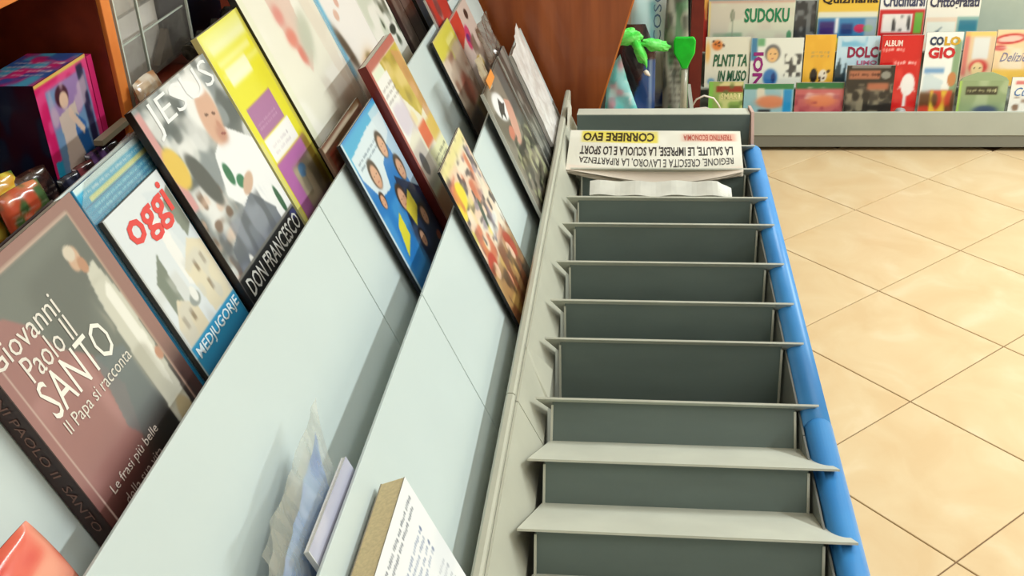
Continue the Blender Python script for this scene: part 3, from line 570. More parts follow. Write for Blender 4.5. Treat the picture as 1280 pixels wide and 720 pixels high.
# pillow shaped packets
def pillow(name, label, c, U, V, N, a_, b_, th, art, group=None, cat='packet'):
    c, U, V, N = map(Vector, (c, U, V, N)); t_ = thing(name, c-V*b_, label, cat, group)
    def s_(sign):
        def f(u, v, off):
            x = 2*u-1; y = 2*v-1; q = max(0, (1-x**4))*max(0, (1-y**4))
            return c+U*(a_*x*(1-.06*y*y))+V*(b_*y*(1-.08*x*x))+N*(sign*(th*q**.6+.0004+.04*th*math.sin(9*x+7*y)*q))
        return f
    art_mesh('front_film', art, s_(1), t_, print_mat('glossy_film', .2, .6)); art_mesh('back_film', art, s_(-1), t_, print_mat('glossy_film', .2, .6)); return t_
a = Art(.16, .16, (232, 104, 84), .004); a.cloud(101, (244, 176, 150), 6, 6, .5, .8); a.cloud(102, (214, 60, 56), 6, 6, .6, .8)
pillow('snack_packet', 'coral red packet lying in front of the mauve book at the bottom left corner', tp(.030, .448, -1.108), UU, VV, NN, .084, .055, .011, a)

# ------------------------------------------------------------------ newspapers
def paper_surf(O, U, V, N, w_, h_, sag):
    O, U, V, N = map(Vector, (O, U, V, N))
    def f(u, v, off):
        x = 1-u
        s_ = sag*math.sin(math.pi*min(1, max(0, x))**1.3)*max(0, (v-.55)/.45)**2
        return O+U*(u*w_)+V*(v*h_-.0)+N*(off-s_)+V*(.012*math.sin(math.pi*x)*v)
    return f
t = thing('newspaper', (.03, 2.02, .755), 'folded newspaper with upside-down headlines in the farthest pocket of the rack', 'newspaper', None)
nU = Vector((-1, .02, 0)).normalized(); nN = Vector((0, -.20, .98)).normalized(); nV = nN.cross(nU)
w_, h_ = .345, .145
O = Vector((.210, 2.090, .776))
sf = paper_surf(O, nU, nV, nN, w_, h_, .020)
a = Art(w_, h_, (228, 226, 212), .0022); a.rect(.48, .02, .93, .30, (222, 206, 84), .01); a.rect(.03, .07, .34, .26, (220, 148, 126), .02, .7); a.cloud(111, (206, 202, 186), 6, 4, .55, .4); a.rect(0, .86, 1, 1.01, (226, 212, 196), .03)
art_mesh('front_page', a, sf, t, print_mat('newsprint', .75, 0))
lettering('CORRIERE EVO', sf, (.50, .06, .92, .27), (60, 52, 24), t, 'masthead_lettering', bold=.03)
lettering('TRENTINO ECONOMIA', sf, (.05, .10, .33, .24), (180, 70, 54), t, 'kicker_lettering', bold=.01)
lettering('LA SALUTE, LE IMPRESE, LA SCUOLA E LO SPORT', sf, (.05, .36, .93, .60), (40, 38, 38), t, 'headline_lettering', bold=.02)
lettering('REGIONE, CRESCITA E LAVORO, LA RIPARTENZA', sf, (.05, .64, .93, .80), (70, 68, 66), t, 'headline_lettering', bold=.01)
for q in range(4):
    V_ = []; nu = 24
    for j in range(6):
        for i in range(nu):
            V_.append(sf(i/(nu-1), j/5, 0)-nN*(.0026*(q+1))+nV*(.003*math.sin(i*.6+q)*(j == 5)))
    link_mesh('inner_page', V_, [(j*nu+i, j*nu+i+1, (j+1)*nu+i+1, (j+1)*nu+i) for j in range(5) for i in range(nu-1)], mat('newsprint_edge', (222, 212, 194), .8, noise=.1), t)
t = thing('newspaper', (.04, 1.85, .75), 'thin folded white newspaper peeping over the second farthest lip of the rack', 'newspaper')
for q in range(3):
    V_ = []; nu = 28
    for j in range(6):
        for i in range(nu):
            u = i/(nu-1); v = j/5; x = -.085+(.255+.004*q)*u; 
            cut = max(0, (u-.93)/.07)*.6
            V_.append((x, 1.858-.030*v+.004*q+.002*math.sin(11*u+q), .7650-.016*v-.004*q+.0015*math.sin(23*u+2*q)-cut*.018*(1-v)))
    link_mesh('folded_sheet', V_, [(j*nu+i, j*nu+i+1, (j+1)*nu+i+1, (j+1)*nu+i) for j in range(5) for i in range(nu-1)], mat('white_newsprint', (222, 222, 212), .8, noise=.2, nscale=18), t)

# ------------------------------------------------------------------ things in and beside the cubby
t = thing('toy_box', (-.61, .99, 1.13), 'pink and cyan patterned toy box with a figure on its front in the cubby', 'box')
bx = dict(x0=-.643, x1=-.580, y0=.939, y1=1.048, z0=1.131, z1=1.257)
MB().box((bx['x0'], bx['y0'], bx['z0']), (bx['x1'], bx['y1'], bx['z1'])).build('carton', ink((40, 16, 40)), t)
a = Art(.097, .117, (214, 30, 104), .0012); a.poly([(.05, .35), (.5, .30), (.45, 0), (.05, 0)], (40, 164, 206)); a.cloud(121, (236, 90, 150), 8, 8, .6, .7); a.rect(.16, .12, .93, .90, (112, 150, 190), .02); a.cloud(122, (170, 120, 180), 6, 6, .5, .8, (.16, .5, .9, .9)); a.rect(.78, .1, .9, .95, (30, 34, 70), .02)
a.ell(.42, .80, .12, .09, (70, 26, 44)); a.ell(.44, .76, .08, .07, (232, 196, 170)); a.cloud(126, (206, 180, 200), 9, 9, .6, .8, (.16, .4, .9, .9)); a.poly([(.28, .66), (.62, .70), (.66, .40), (.50, .04), (.22, .04), (.30, .42)], (216, 196, 184)); a.poly([(.56, .62), (.72, .5), (.78, .15), (.62, .2), (.52, .45)], (36, 100, 170)); a.poly([(.5, .7), (.7, .45), (.66, .4), (.46, .62)], (230, 200, 180)); a.rect(0, .97, 1, 1, (220, 200, 90), .01)
sfb = flat_surf((-.5796, bx['y0'], bx['z0']), (0, 1, 0), (0, 0, 1), (1, 0, 0), .109, .126); art_mesh('front_print', a, sfb, t)
a = Art(.063, .097, (226, 40, 116), .0012); a.cloud(123, (70, 180, 214), 5, 5, .5, .95); a.cloud(124, (40, 90, 170), 5, 6, .6, .9); a.lines(.1, .25, .9, .75, 4, (226, 190, 200), .8)
art_mesh('top_print', a, flat_surf((bx['x0'], bx['y0'], bx['z1']+.0004), (1, 0, 0), (0, 1, 0), (0, 0, 1), .063, .109), t)
a = Art(.063, .117, (60, 14, 40), .0014); a.cloud(125, (30, 50, 80), 5, 6, .55, .9)  # this face lies in shadow; the shade is painted into its dark colours
art_mesh('shaded_side_print', a, flat_surf((bx['x0'], bx['y0']-.0004, bx['z0']), (1, 0, 0), (0, 0, 1), (0, -1, 0), .063, .126), t)
MB().box((-.5950, 1.049, 1.14), (-.579, 1.060, 1.253)).build('side_flap', ink((210, 40, 110)), t)
# small packets around it
r = random.Random(5)
specs = [(.865, -.600, 1.163, (228, 168, 50), 'orange and yellow sweet packet at the left edge of the cubby', .030),
         (.868, -.575, 1.143, (216, 92, 60), 'round coral and green sweet packet at the left edge of the cubby', .026),
         (.905, -.585, 1.150, (60, 34, 28), 'dark brown striped packet left of the toy box', .026), (.895, -.66, 1.165, (46, 30, 28), 'dark packet in the shade behind the striped one', .034),
         (.945, -.569, 1.140, (34, 40, 62), 'small dark blue packet in front of the toy box', .016), (.975, -.568, 1.140, (96, 36, 44), 'small red-brown packet below the toy box front', .016),
         (1.005, -.566, 1.142, (74, 48, 96), 'purple packet under the front of the toy box', .018), (.90, -.70, 1.18, (52, 60, 52), 'dark green packet at the back of the cubby', .045),
         (1.035, -.568, 1.140, (60, 42, 34), 'brown packet by the cubby divider', .016), (.83, -.66, 1.18, (40, 40, 56), 'dark packet stood at the back left of the cubby', .045)]
for i, (y, x, z, c, lb, s_) in enumerate(specs):
    a = Art(s_*2, s_*2, c, .0018); c2 = tuple(min(255, int(q*1.5+40)) for q in c); a.cloud(130+i, c2, 5, 6, .62, .7); a.cloud(150+i, (40, 110, 60) if i < 2 else (20, 18, 22), 5, 5, .62, .8); a.lines(.1, .4, .9, .6, 2, (220, 214, 200), .4, i)
    pillow('sweet_packet', lb, (x, y, 1.131+s_), (.25, .97, 0), (-.25, .06, .96), (.94, -.24, .25), s_*(1.1 if i < 2 else 1), s_, s_*.28, a, group=None)
t = tag(MB().tube([(-.572, .905, 1.131), (-.572, .905, 1.143), (-.572, .905, 1.147)], [.005, .005, .003], 10).build('lip_tube', mat('white_plastic', (214, 212, 206), .4), smooth=True), 'tiny white tube standing among the dark sweet packets', 'tube')
# clear leaflet holder
clr = plastic_film('acrylic', (214, 208, 198), .06, .985); t = thing('leaflet_holder', (-.62, 1.2, 1.172), 'clear plastic leaflet holder with stacked pockets right of the orange cabinet board', 'holder')
MB().box((-.607, 1.095, 1.172), (-.604, 1.288, 1.50)).build('back_plate', mat('greyish_acrylic', (236, 230, 220), .25, noise=.15, nscale=12), t)
for yy in (1.095, 1.150, 1.285):
    MB().box((-.607, yy, 1.172), (-.561, yy+.003, 1.50)).build('divider', clr, t)
    MB().box((-.563, yy, 1.172), (-.560, yy+.0025, 1.50)).build('divider_edge', mat('acrylic_edge', (206, 214, 204), .2), t)
for q in range(4):
    z0 = 1.174+q*.082
    MB().prism([(-.603, z0), (-.566, z0+.020), (-.566, z0+.074), (-.568, z0+.074), (-.568, z0+.022), (-.603, z0+.002)], (0, 0, 0), (1, 0, 0), (0, 0, 1), (0, 1, 0), 1.098, 1.285).build('pocket', clr, t)
    MB().box((-.568, 1.098, z0+.072), (-.566, 1.285, z0+.0738)).build('pocket_edge', mat('acrylic_edge', (206, 214, 204), .2), t)
    MB().prism([(1.24, z0+.01), (1.283, z0+.01), (1.283, z0+.045)], (-.600, 0, 0), (0, 1, 0), (0, 0, 1), (1, 0, 0), 0, .01).build('gusset', mat('brown_card', (112, 98, 84), .6), t)  # plain brown triangle at the far corner of each pocket
t = thing('crumpled_wrap', (-.60, 1.13, 1.172), 'beige crumpled wrap at the foot of the clear leaflet holder', 'wrap')
a = Art(.08, .06, (206, 180, 150), .003); a.cloud(170, (226, 220, 206), 5, 5, .5, .8); a.cloud(171, (176, 116, 70), 5, 5, .6, .7)
tt = pillow('sweet_packet', 'beige and tan packet at the foot of the clear leaflet holder', (-.546, 1.112, 1.188), (0, 1, 0), (-.3, 0, .95), (.95, 0, .3), .030, .025, .006, a)
bpy.data.objects.remove(t)
t = thing('display_box', (-.62, 1.38, 1.172), 'black and navy display box behind the yellow magazine', 'box')
MB().box((-.76, 1.295, 1.172), (-.602, 1.50, 1.40)).build('carton', mat('navy_card', (22, 30, 52), .4), t, bevel=.002)
MB().box((-.6015, 1.31, 1.30), (-.6005, 1.49, 1.39)).build('front_panel', mat('near_black_card', (24, 22, 24), .35), t)
MB().box((-.6005, 1.42, 1.315), (-.5995, 1.48, 1.36)).build('orange_label', ink((190, 120, 46)), t)
t = thing('black_wrap', (-.57, 1.3, 1.172), 'black crinkled wrap lying along the top edge behind the upper tier', 'wrap')  # strip of crumpled black plastic, no cables
MB().tube([(-.562+.004*math.sin(i*1.9), 1.27+.018*i, 1.190+.006*math.sin(i*2.3)) for i in range(16)], [.012+.004*math.sin(i*3.1) for i in range(16)], 9).build('crinkled_film', mat('black_film', (26, 25, 22), .2, noise=.4, nscale=90, bump=1, alt=(92, 90, 80)), t)
tag(MB().box((-.566, 1.0, 1.172), (-.556, 2.2, 1.178)).build('shelf_strip', mat('tan_grey_strip', (150, 142, 118), .4)), 'tan-grey metal strip along the cabinet shelf just behind the magazine tops', 'strip')

# ------------------------------------------------------------------ wooden end panel behind the rack
t = thing('end_panel', (-.3, 2.39, 0), 'tall brown wooden panel with slanted right edge behind the far end of the rack', 'panel')
xe = lambda z: -.014+(z-.968)*.303
MB().prism([(-1.0, 0), (xe(0), 0), (xe(1.9), 1.9), (-1.0, 1.9)], (0, 0, 0), (1, 0, 0), (0, 0, 1), (0, 1, 0), 2.375, 2.405).build('board', WOOD, t)
MB().prism([(xe(0), 0), (xe(0)+.004, 0), (xe(1.9)+.004, 1.9), (xe(1.9), 1.9)], (0, 0, 0), (1, 0, 0), (0, 0, 1), (0, 1, 0), 2.3745, 2.4055).build('edge_strip', WOOD_LIT, t)

# ------------------------------------------------------------------ toys beyond the panel
t = thing('toy_plinth', (.03, 3.5, 0), 'low dark box under the bagged toys behind the rack', 'plinth')
MB().box((-.30, 3.32, 0), (.18, 3.72, .335)).build('body', mat('dark_card', (60, 56, 52), .7), t, bevel=.004); MB().box((-.31, 3.31, .327), (.19, 3.73, .3345)).build('top', SHELFG, t)
def panel_bag(label, poly, Y, art_w, art_h, x0, z0, art, th=.012, film=True, name='toy_bag', cat='toy bag', lean=.10):
    """printed bag with an outline: grid clipped to an outline, given depth"""
    t_ = thing(name, (x0+art_w/2, Y, z0), label, cat)
    def inside(u, v):
        r_ = False; n = len(poly)
        for i in range(n):
            (a0, b0), (a1, b1) = poly[i], poly[(i+1) % n]
            if (b0 > v) != (b1 > v) and u < (a1-a0)*(v-b0)/(b1-b0)+a0: r_ = not r_
        return r_
    # column-wise span mesh so that the outline is followed
    rows = []; nv_, nu_ = 40, 16
    for j in range(nv_+1):
        v = min(.999, max(.001, j/nv_)); xs = [u/200 for u in range(201) if inside(u/200, v)]
        if not xs: continue
        rows.append((v, xs[0], xs[-1]))
    V_, Cc = [], []; rg = art.rgba()
    for sgn in (1, -1):
        for v, a0, a1 in rows:
            for i in range(nu_+1):
                q = i/nu_; u = a0+(a1-a0)*q; b_ = th*math.sqrt(max(0, 1-(2*q-1)**2))*min(1, 4*(1-v)+.15)
                V_.append((x0+u*art_w, Y+lean*v*art_h-sgn*b_+.002*math.sin(9*u+13*v), z0+v*art_h)); Cc.append(rg[int(v*(art.nv-1)), int(min(1, u)*(art.nu-1))])
    n_ = nu_+1; R_ = len(rows); F = []
    for s2 in (0, 1):
        for j in range(R_-1):
            for i in range(nu_):
                q = s2*R_*n_+j*n_+i; f = (q, q+1, q+n_+1, q+n_); F.append(f if s2 == 0 else f[::-1])
    link_mesh('printed_bag', V_, F, print_mat('glossy_film', .2, .6), t_, True, np.array(Cc, np.float32))
    return t_
Zb = .3355
a = Art(.13, .23, (150, 222, 226), .004); a.cloud(201, (236, 240, 240), 5, 6, .5, .8); a.cloud(202, (214, 150, 170), 5, 7, .62, .8); a.cloud(203, (90, 200, 200), 5, 6, .55, .8)
panel_bag('pale cyan and pink patterned bag beside the slanted wooden edge', [(0, 0), (1, 0), (.62, .6), (.42, 1), (.30, .9), (.08, .5)], 3.36, .125, .215, -.108, Zb, a)
a = Art(.15, .30, (30, 24, 28), .004); a.cloud(204, (84, 34, 34), 5, 8, .6, .8); a.poly([(.35, 0), (1, 0), (1, .6), (.78, .62), (.6, .3)], (40, 78, 140)); a.rect(.84, 0, .90, .62, (170, 190, 220), .02, .8)
panel_bag('black bag with a blue corner behind the cyan patterned bag', [(.15, 0), (1, 0), (1, .7), (.75, 1), (.0, 1), (.1, .5)], 3.43, .145, .29, -.085, Zb, a)
a = Art(.14, .42, (206, 240, 244), .004); a.rect(.45, .45, .75, 1, (150, 214, 226), .03); a.cloud(205, (246, 250, 250), 4, 8, .5, .8); a.rect(0, 0, 1, .42, (170, 170, 150), .03); a.ell(.30, .22, .16, .12, (224, 160, 60), soft=.3); a.rect(0, 0, 1, .12, (34, 52, 96), .03); a.cloud(206, (120, 126, 110), 6, 9, .6, .7, (0, .1, 1, .42)); a.rect(.34, .02, .42, .14, (70, 170, 150), .02)
t = panel_bag('tall white and cyan bag of toys with lettering down its side', [(0, 0), (1, 0), (1, .9), (.95, 1), (.05, 1), (-.0, .5)], 3.50, .135, .44, -.025, Zb, a)
lettering('COSO', flat_surf((.045, 3.475, Zb), (1, 0, 0), (0, .1, .995), (0, -1, .1), .05, .44), (.1, .50, .6, .90), (70, 100, 130), t, 'side_lettering', rot90=1, off=.002)
a = Art(.09, .40, (150, 150, 136), .004); a.cloud(207, (84, 88, 80), 5, 14, .55, .9); a.cloud(208, (60, 110, 70), 4, 10, .65, .7); a.lines(.2, .05, .8, .5, 9, (60, 56, 50), .6)
panel_bag('grey-green see-through toy bag next to the green paddle', [(0, 0), (1, 0), (.95, .5), (.85, 1), (.1, 1), (0, .6)], 3.46, .085, .42, .085, Zb, a)
GREEN = mat('bright_green_plastic', (24, 214, 52), .3, noise=.15, nscale=30, alt=(20, 190, 44)); LGREEN = mat('green_net', (70, 226, 74), .4, noise=.3, nscale=60, bump=.6, alt=(130, 240, 120))
t = thing('green_net', (.01, 3.38, .56), 'bright green net bundle tied round the tops of the toy bags', 'net')
def blob_tube(pts, rs, name, m_, par): return MB().tube(pts, rs, 12).build(name, m_, par, smooth=True)
def net_lump(cx, cz, pts, name, seed):
    bm_ = bmesh.new(); bmesh.ops.create_icosphere(bm_, subdivisions=4, radius=1)
    for v in bm_.verts:
        p = v.co.copy(); q = 1+.35*mnoise.noise(p*2.2+Vector((seed, 0, 0)))+.12*mnoise.noise(p*7)
        v.co = Vector((cx, 3.36, cz))+Vector((p.x*pts[0]*q, p.y*.02, p.z*pts[1]*q)); v.co.x += pts[2]*p.z; v.co.z += pts[3]*p.x
    me_ = bpy.data.meshes.new(name); bm_.to_mesh(me_); bm_.free(); me_.materials.append(LGREEN)
    o_ = bpy.data.objects.new(name, me_); COL.objects.link(o_); o_.parent = t; o_.matrix_parent_inverse = root_mat(t).inverted()
net_lump(-.030, .612, (.042, .026, .0, .0), 'net_bundle', 1); net_lump(.004, .572, (.018, .050, -.022, 0), 'net_tail', 2); net_lump(.055, .585, (.044, .018, 0, -.008), 'net_roll', 3)
blob_tube([(.024, 3.352, .505), (.030, 3.35, .497), (.040, 3.35, .488)], [.006, .008, .003], 'tie', mat('white_cord', (236, 226, 214), .6), t)
t = thing('green_paddle', (.145, 3.36, Zb), 'bright green toy paddle on a translucent stem left of the dark red post', 'paddle')
MB().prism([(.112, .600), (.118, .612), (.175, .612), (.182, .600), (.180, .560), (.166, .530), (.158, .510), (.140, .510), (.132, .530), (.114, .560)], (0, 3.362, 0), (1, 0, 0), (0, 0, 1), (0, -1, 0), 0, .014).build('blade', GREEN, t, bevel=.004)
MB().tube([(.150, 3.35, Zb+.002), (.150, 3.355, .505)], [.012, .010], 12).build('stem', plastic_film('milky_stem', (206, 204, 186), .6), t, smooth=True)
t = tag(MB().box((.195, 3.96, 0), (.240, 4.02, 1.9)).build('post', mat('dark_red_wood', (110, 30, 18), .5, noise=.2)), 'dark red wooden post between the bagged toys and the back shelf', 'post')
tag(MB().box((.13, 4.05, 0), (.195, 4.2, 1.9)).build('dark_board', DARK), 'black board beside the dark red post at the back', 'board')

# ------------------------------------------------------------------ back wall display
bk = thing('back_display', (1.6, 4.05, 0), 'low grey back shelf unit with upright rows of puzzle and recipe magazines', 'shelf')
MB().prism([(3.925, .064), (3.945, .064), (3.945, .120), (4.28, .120), (4.28, .128), (3.940, .128), (3.935, .157), (3.925, .157)], (0, 0, 0), (0, 1, 0), (0, 0, 1), (1, 0, 0), .242, 3.6).build('shelf_lip', SHELFG, bk, bevel=.002)
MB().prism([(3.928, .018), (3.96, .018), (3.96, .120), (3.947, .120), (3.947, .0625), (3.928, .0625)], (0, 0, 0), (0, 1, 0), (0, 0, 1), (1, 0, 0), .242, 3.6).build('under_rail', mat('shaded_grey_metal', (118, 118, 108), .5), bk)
MB().box((.242, 4.0, 0), (3.6, 4.27, .119)).build('plinth', DARK, bk)
MB().box((.242, 4.20, .128), (3.6, 4.28, 1.9)).build('back_panel', mat('grey_green_panel', (176, 186, 170), .5, noise=.05), bk)
for yy, zz in ((4.040, .215), (4.105, .335)):
    MB().box((1.19 if yy < 4.1 else .242, yy, zz-.006), (3.6, yy+.055, zz)).build('row_ledge', SHELFG, bk)
MB().box((.242, 4.040, .209), (.89, 4.10, .215)).build('row_ledge', SHELFG, bk)
LE = .06
bU = Vector((1, 0, 0)); bV = Vector((0, LE, 1)).normalized(); bN = Vector((0, -1, LE)).normalized()
def shelf_item(label, Y, x0, x1, z0, z1, base, draw, words=(), th=.005, name='magazine', cat='magazine', group=None):
    a = Art(x1-x0, z1-z0, base, .0045); draw(a)
    ws = [(w3[0], w3[1], w3[2], dict({'name': 'title_lettering', 'off': .0015}, **(w3[3] if len(w3) > 3 else {}))) for w3 in words]
    return publication(name, label, cat, (x0, Y, z0), bU, bV, bN, x1-x0, z1-z0, th, a, ws, group=group, back=(150, 146, 138))
G1, G2, G3 = 'lower row magazines on the back shelf', 'middle row magazines on the back shelf', 'upper row magazines on the back shelf'
shelf_item('lime green magazine with a brown title band, first in the lower row', 4.000, .274, .404, .1285, .252, (150, 178, 92), lambda a: (a.rect(.22, .66, 1, .86, (150, 52, 34), .02), a.rect(.3, .86, 1, 1, (224, 210, 150), .02), a.cloud(301, (226, 220, 150), 6, 4, .5, .8, (.3, .1, 1, .6)), a.cloud(302, (96, 120, 60), 6, 6, .6, .7), a.rect(0, 0, .12, 1, (130, 196, 80), .02)), [('SMART', (.36, .44, .95, .64), (236, 226, 160), {'bold': .02})], group=G1)
shelf_item('green-topped magazine with an orange picture and a blue right side in the lower row', 4.000, .408, .593, .1285, .242, (150, 190, 196), lambda a: (a.rect(0, .82, 1, 1.02, (56, 128, 76), .02), a.cloud(303, (232, 220, 196), 6, 4, .5, .9, (.15, .4, .8, .85)), a.ell(.55, .38, .3, .22, (222, 136, 96), soft=.3), a.rect(.80, 0, .97, .8, (36, 144, 200), .02), a.rect(.30, .0, .55, .12, (40, 36, 40), .03)), group=G1)
shelf_item('green-topped magazine with a red and pink food picture in the lower row', 4.000, .600, .780, .1285, .246, (196, 100, 100), lambda a: (a.rect(0, .80, 1, 1.02, (40, 110, 60), .03), a.cloud(304, (236, 200, 190), 7, 4, .5, .9, (.1, .45, .9, .85)), a.ell(.55, .40, .3, .2, (226, 132, 90), soft=.4), a.cloud(305, (156, 54, 70), 7, 6, .6, .7, (0, 0, 1, .6))), group=G1)
shelf_item('black magazine with pale clams and a rusty title plate in the lower row', 3.990, .782, .956, .1285, .313, (44, 40, 36), lambda a: (a.cloud(306, (150, 140, 116), 9, 8, .5, .9, (0, 0, 1, .62)), a.cloud(307, (40, 36, 34), 9, 9, .6, .8, (0, 0, 1, .6)), a.rect(.05, .72, .70, .90, (172, 108, 80), .02), a.lines(.09, .75, .66, .87, 1, (80, 40, 30), .8), a.ell(.82, .80, .10, .08, (140, 140, 130)), a.rect(.45, .50, .90, .64, (176, 104, 76), .04), a.rect(.1, .95, .9, .99, (150, 146, 140), .01)), group=G1)
t, sf = shelf_item('tall red album with a plain white egg shape on its cover', 4.012, .902, 1.050, .1285, .418, (206, 30, 30), lambda a: (a.cloud(308, (226, 70, 60), 4, 6, .5, .6, (.3, 0, 1, .7)), a.rect(.0, .33, .1, .40, (240, 236, 230), .02), a.ell(.74, .36, .17, .15, (240, 236, 232), soft=.1), a.rect(.66, .04, .74, .28, (238, 230, 226), .02), a.poly([(.48, .28), (.62, .40), (.62, .34)], (240, 230, 226)), a.poly([(.98, .24), (.86, .34), (.86, .30)], (240, 230, 226)), a.ell(.72, .02, .3, .05, (200, 60, 50)), a.lines(.06, .77, .54, .86, 1, (244, 200, 190), .9), a.lines(.38, .60, .97, .69, 1, (250, 226, 220), .9)), [('ALBUM', (.06, .86, .50, .94), (250, 220, 210), {'bold': .03})], name='album', cat='album')
t = thing('tray', (.99, 3.965, .128), 'grey oval tray lying at the foot of the red album', 'tray')
MB().tube([(.985, 3.962, .1285), (.985, 3.962, .146), (.985, 3.962, .156), (.985, 3.962, .160)], [.022, .021, .016, .005], 20).build('dome', mat('grey_tray', (150, 152, 150), .35), t, smooth=True)
shelf_item('white craft magazine with big coloured COLO GIO letters and fruit picture', 4.000, 1.056, 1.186, .1285, .431, (236, 238, 232), lambda a: (a.poly([(.08, .52), (.60, .40), (.55, .12), (.05, .2)], (206, 220, 222)), a.rect(.05, .50, .6, .56, (70, 130, 190), .03, .8), a.rect(.80, .2, 1, .9, (90, 130, 80), .03, .7), a.rect(0, -.02, 1, .26, (96, 60, 34), .04), a.cloud(309, (206, 60, 40), 5, 6, .5, .9, (0, 0, .9, .28)), a.cloud(310, (226, 196, 60), 6, 6, .55, .9, (.3, .0, 1, .28)), a.ell(.84, .42, .12, .09, (196, 130, 80))), [('CO', (.10, .84, .48, .95), (50, 64, 90), {'bold': .05}), ('LO', (.50, .84, .94, .95), (206, 160, 50), {'bold': .05}), ('GIO', (.10, .68, .84, .82), (196, 40, 46), {'bold': .05})], group=G1)
t, sf = shelf_item('green round-shouldered booklet with a dark title band in the lower row', 3.985, 1.192, 1.366, .1285, .255, (142, 160, 118), lambda a: (a.cloud(311, (176, 190, 150), 4, 4, .5, .7), a.rect(.15, .58, .80, .82, (56, 52, 36), .02), a.lines(.2, .62, .76, .78, 1, (196, 196, 150), .8), a.ell(.6, .1, .25, .15, (70, 84, 110), soft=.4), a.rect(0, 0, .05, 1, (170, 206, 90), .02)), group=G1)
MB().prism([(0, -.002), (.174, -.002), (.165, .010), (.135, .022), (.115, .030), (.060, .030), (.040, .022), (.010, .010)], (1.192, 3.985+.127*LE, .255), bU, bV, bN, -.005, 0).build('rounded_top', ink((150, 168, 126)), t)
shelf_item('white magazine with blue script at the right end of the lower row', 3.995, 1.381, 1.530, .1285, .263, (236, 232, 222), lambda a: (a.cloud(312, (120, 84, 60), 6, 6, .55, .8, (0, 0, .8, .45)), a.rect(.1, .8, .6, .9, (190, 40, 40), .02, .6)), [('Cucito', (.10, .48, .8, .72), (70, 116, 170), {'shear': .3})], group=G1)
# middle row
shelf_item('cream book with green scribbled letters and orange splashes, first in the middle row', 4.050, .258, .425, .2155, .409, (230, 228, 208), lambda a: (a.ell(.26, .84, .12, .10, (224, 130, 60), soft=.3), a.patches(3, 6, [(60, 36, 30)], (.16, .76, .42, .94), (.02, .035)), a.ell(.05, .7, .06, .2, (240, 190, 110), soft=.5), a.ell(.15, .12, .08, .06, (120, 170, 200), soft=.4)), [('PLNTI TA', (.18, .42, .95, .66), (44, 100, 70), {'bold': .03, 'shear': .2}), ('IN MUSO', (.30, .12, .95, .34), (44, 100, 70), {'bold': .03, 'shear': .2})], group=G2)
shelf_item('white book with purple vertical NOI letters, a drawn child and black scribble', 4.044, .428, .622, .2155, .405, (232, 234, 222), lambda a: (a.rect(0, .55, .12, 1.02, (70, 130, 170), .02), a.rect(.12, .84, .26, 1, (110, 170, 120), .03), a.face(.42, .66, .13, (236, 190, 130), (110, 110, 110)), a.ell(.40, .20, .14, .18, (56, 120, 184), soft=.2), a.ell(.46, .2, .04, .1, (30, 60, 120), soft=.3), a.cloud(313, (60, 60, 60), 14, 12, .55, .9, (.66, .22, .98, .68))), [('NOI', (.055, .02, .25, .72), (150, 40, 120), {'rot90': 1, 'bold': .04})], group=G2)
shelf_item('orange-yellow book with a small black and white couple, middle row', 4.046, .627, .740, .2155, .415, (238, 184, 62), lambda a: (a.cloud(314, (226, 166, 50), 4, 5, .5, .5), a.lines(.25, .56, .8, .70, 2, (176, 150, 100), .8), a.ell(.36, .22, .12, .14, (30, 26, 28)), a.ell(.66, .22, .14, .12, (236, 226, 206)), a.patches(4, 6, [(60, 40, 34)], (.5, .1, .85, .35), (.02, .05))), group=G2)
shelf_item('pale blue magazine reading DOLC with leaves below, middle row', 4.046, .746, .900, .2155, .408, (196, 222, 234), lambda a: (a.cloud(315, (90, 170, 206), 5, 5, .5, .7, (.1, .8, .7, 1)), a.poly([(0, .35), (.1, .6), (.16, .2), (.25, .5), (.28, 0), (0, 0)], (44, 66, 76)), a.rect(.26, .28, 1, .36, (240, 240, 234), .02)), [('DOLC', (.26, .58, .98, .80), (150, 34, 70), {'bold': .04}), ('LIMO', (.50, .44, .98, .53), (190, 110, 140), {'bold': .03})], group=G2)
t, sf = shelf_item('cream cookery book with a cook in a tall white hat', 4.044, 1.204, 1.314, .2155, .421, (224, 196, 160), lambda a: (a.rect(0, .2, .16, 1, (214, 104, 100), .05, .8), a.rect(.0, .92, 1, 1, (236, 206, 100), .04, .8), a.rect(.30, .50, .82, .90, (222, 224, 220), .03), a.ell(.55, .36, .30, .13, (206, 60, 60), soft=.3), a.ell(.52, .32, .2, .13, (240, 214, 160), soft=.2), a.ell(.44, .34, .03, .02, (40, 30, 30)), a.ell(.62, .34, .03, .02, (40, 30, 30))), group=G2)
shelf_item('peach magazine with red logo and grey script, right end of the middle row', 4.050, 1.318, 1.480, .2155, .425, (238, 206, 162), lambda a: (a.ell(.30, .84, .34, .09, (190, 44, 48), .1, .2), a.ell(.30, .84, .28, .055, (236, 196, 180), .1, .2), a.ell(.10, .68, .14, .05, (196, 60, 66), soft=.3), a.rect(0, .0, 1, .30, (240, 196, 90), .05), a.cloud(316, (236, 226, 206), 4, 5, .5, .7, (0, .3, 1, .7))), [('Delizie', (.14, .44, .72, .60), (130, 130, 160), {'shear': .4})], group=G2)
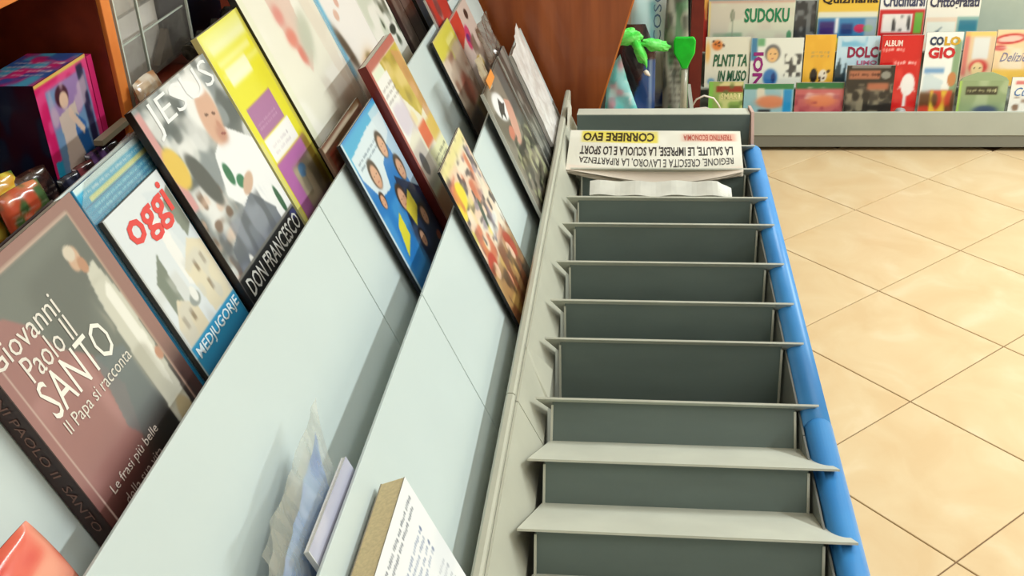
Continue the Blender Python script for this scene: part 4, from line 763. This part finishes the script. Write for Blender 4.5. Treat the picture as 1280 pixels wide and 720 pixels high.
# upper row
shelf_item('narrow orange and red magazine edge beside the dark red post', 4.120, .244, .266, .3355, .640, (214, 120, 50), lambda a: (a.rect(0, 0, 1, .5, (170, 26, 24), .1), a.cloud(317, (240, 190, 90), 3, 8, .5, .7, (0, .4, 1, 1))), group=G3)
shelf_item('wide pale magazine with green number-puzzle title in the upper row', 4.112, .267, .588, .3355, .529, (218, 220, 196), lambda a: (a.rect(.06, .12, .40, .38, (150, 178, 150), .02), a.ell(.28, .72, .025, .12, (70, 100, 70)), a.rect(.28, .2, .29, .8, (150, 160, 140), .01), a.cloud(318, (206, 190, 176), 6, 4, .55, .5), a.rect(0, .96, 1, 1.02, (206, 170, 150), .02), a.ell(.95, .3, .03, .12, (90, 150, 110)), a.rect(.0, 0, .02, 1, (236, 206, 120), .01)), [('SUDOKU', (.42, .58, .94, .86), (30, 128, 84), {'bold': .03})], group=G3)
shelf_item('dark grey mottled magazine between the green-titled one and the yellow-topped one', 4.120, .592, .668, .3355, .524, (56, 58, 60), lambda a: (a.cloud(319, (120, 124, 124), 6, 9, .55, .9),), group=G3)
shelf_item('magazine with a yellow band of black letters above blue rainbow stripes', 4.112, .674, .894, .3355, .560, (230, 190, 70), lambda a: (a.rect(0, .92, 1, 1.02, (60, 44, 30), .02, .6), a.rect(0, .52, 1, .66, (226, 226, 206), .02), a.rect(0, .22, 1, .56, (60, 130, 180), .02), a.rect(.04, .24, .30, .50, (60, 40, 110), .03), a.rect(.30, .3, .36, .56, (240, 240, 240), .02), a.rect(.40, .28, .6, .46, (34, 60, 120), .03), a.ell(.72, .38, .10, .07, (200, 40, 90)), a.ell(.86, .38, .08, .06, (50, 150, 90)), a.rect(.8, .1, 1, .55, (222, 206, 190), .03, .6), a.rect(0, .14, .7, .22, (230, 210, 80), .02)), [('Quizmania', (.06, .78, .98, .93), (40, 34, 24), {'bold': .03})], group=G3)
shelf_item('white-topped puzzle magazine with a red lower half in the upper row', 4.112, .899, 1.064, .3355, .600, (238, 236, 230), lambda a: (a.poly([(.2, 1.0), (1, 1.0), (1, .84)], (200, 40, 36)), a.rect(0, 0, 1, .58, (200, 36, 40), .01), a.rect(.08, .26, .74, .52, (240, 234, 228), .01), a.rect(.78, .24, .96, .54, (110, 176, 70), .02), a.cloud(320, (60, 60, 60), 12, 8, .58, .9, (.10, .28, .72, .50))), [('Crucintarsi', (.06, .62, .97, .80), (66, 72, 100), {'bold': .03}), ('Cosi', (.08, .82, .42, .95), (190, 50, 60), {'bold': .02})], group=G3)
shelf_item('white and orange puzzle magazine, rightmost in the upper row', 4.120, 1.070, 1.262, .3355, .597, (238, 234, 220), lambda a: (a.poly([(.45, 1), (1, 1), (1, .72), (.75, .80)], (236, 180, 70)), a.rect(0, 0, .60, .46, (236, 214, 190), .01), a.rect(.04, .10, .58, .40, (232, 236, 224), .01), a.poly([(.20, .30), (.24, .22), (.36, .36), (.24, .26)], (90, 110, 120)), a.rect(.60, 0, 1.02, .47, (150, 186, 176), .01), a.rect(.64, .26, .98, .42, (60, 130, 150), .02)), [('Crittografati', (.05, .56, .97, .76), (60, 60, 84), {'bold': .03})], group=G3)
# cord
t = thing('hanger', (.25, 3.9, .158), 'white looped wire hanger with a knob at the left end of the back shelf', 'hanger')
MB().tube([(.205, 3.90, .158), (.205, 3.895, .190), (.222, 3.89, .222), (.25, 3.885, .238), (.285, 3.885, .228), (.305, 3.89, .200), (.318, 3.90, .170), (.30, 3.91, .165), (.26, 3.90, .185), (.22, 3.90, .182), (.205, 3.905, .160)], .0035, 8).build('wire_loop', mat('white_cord', (236, 226, 214), .6), t, smooth=True)
MB().tube([(.318, 3.915, .158), (.318, 3.915, .166), (.318, 3.915, .172)], [.014, .012, .004], 12).build('knob', mat('white_cord', (236, 226, 214), .6), t, smooth=True)
print('objects', len(bpy.data.objects), 'verts', sum(len(me.vertices) for me in bpy.data.meshes))
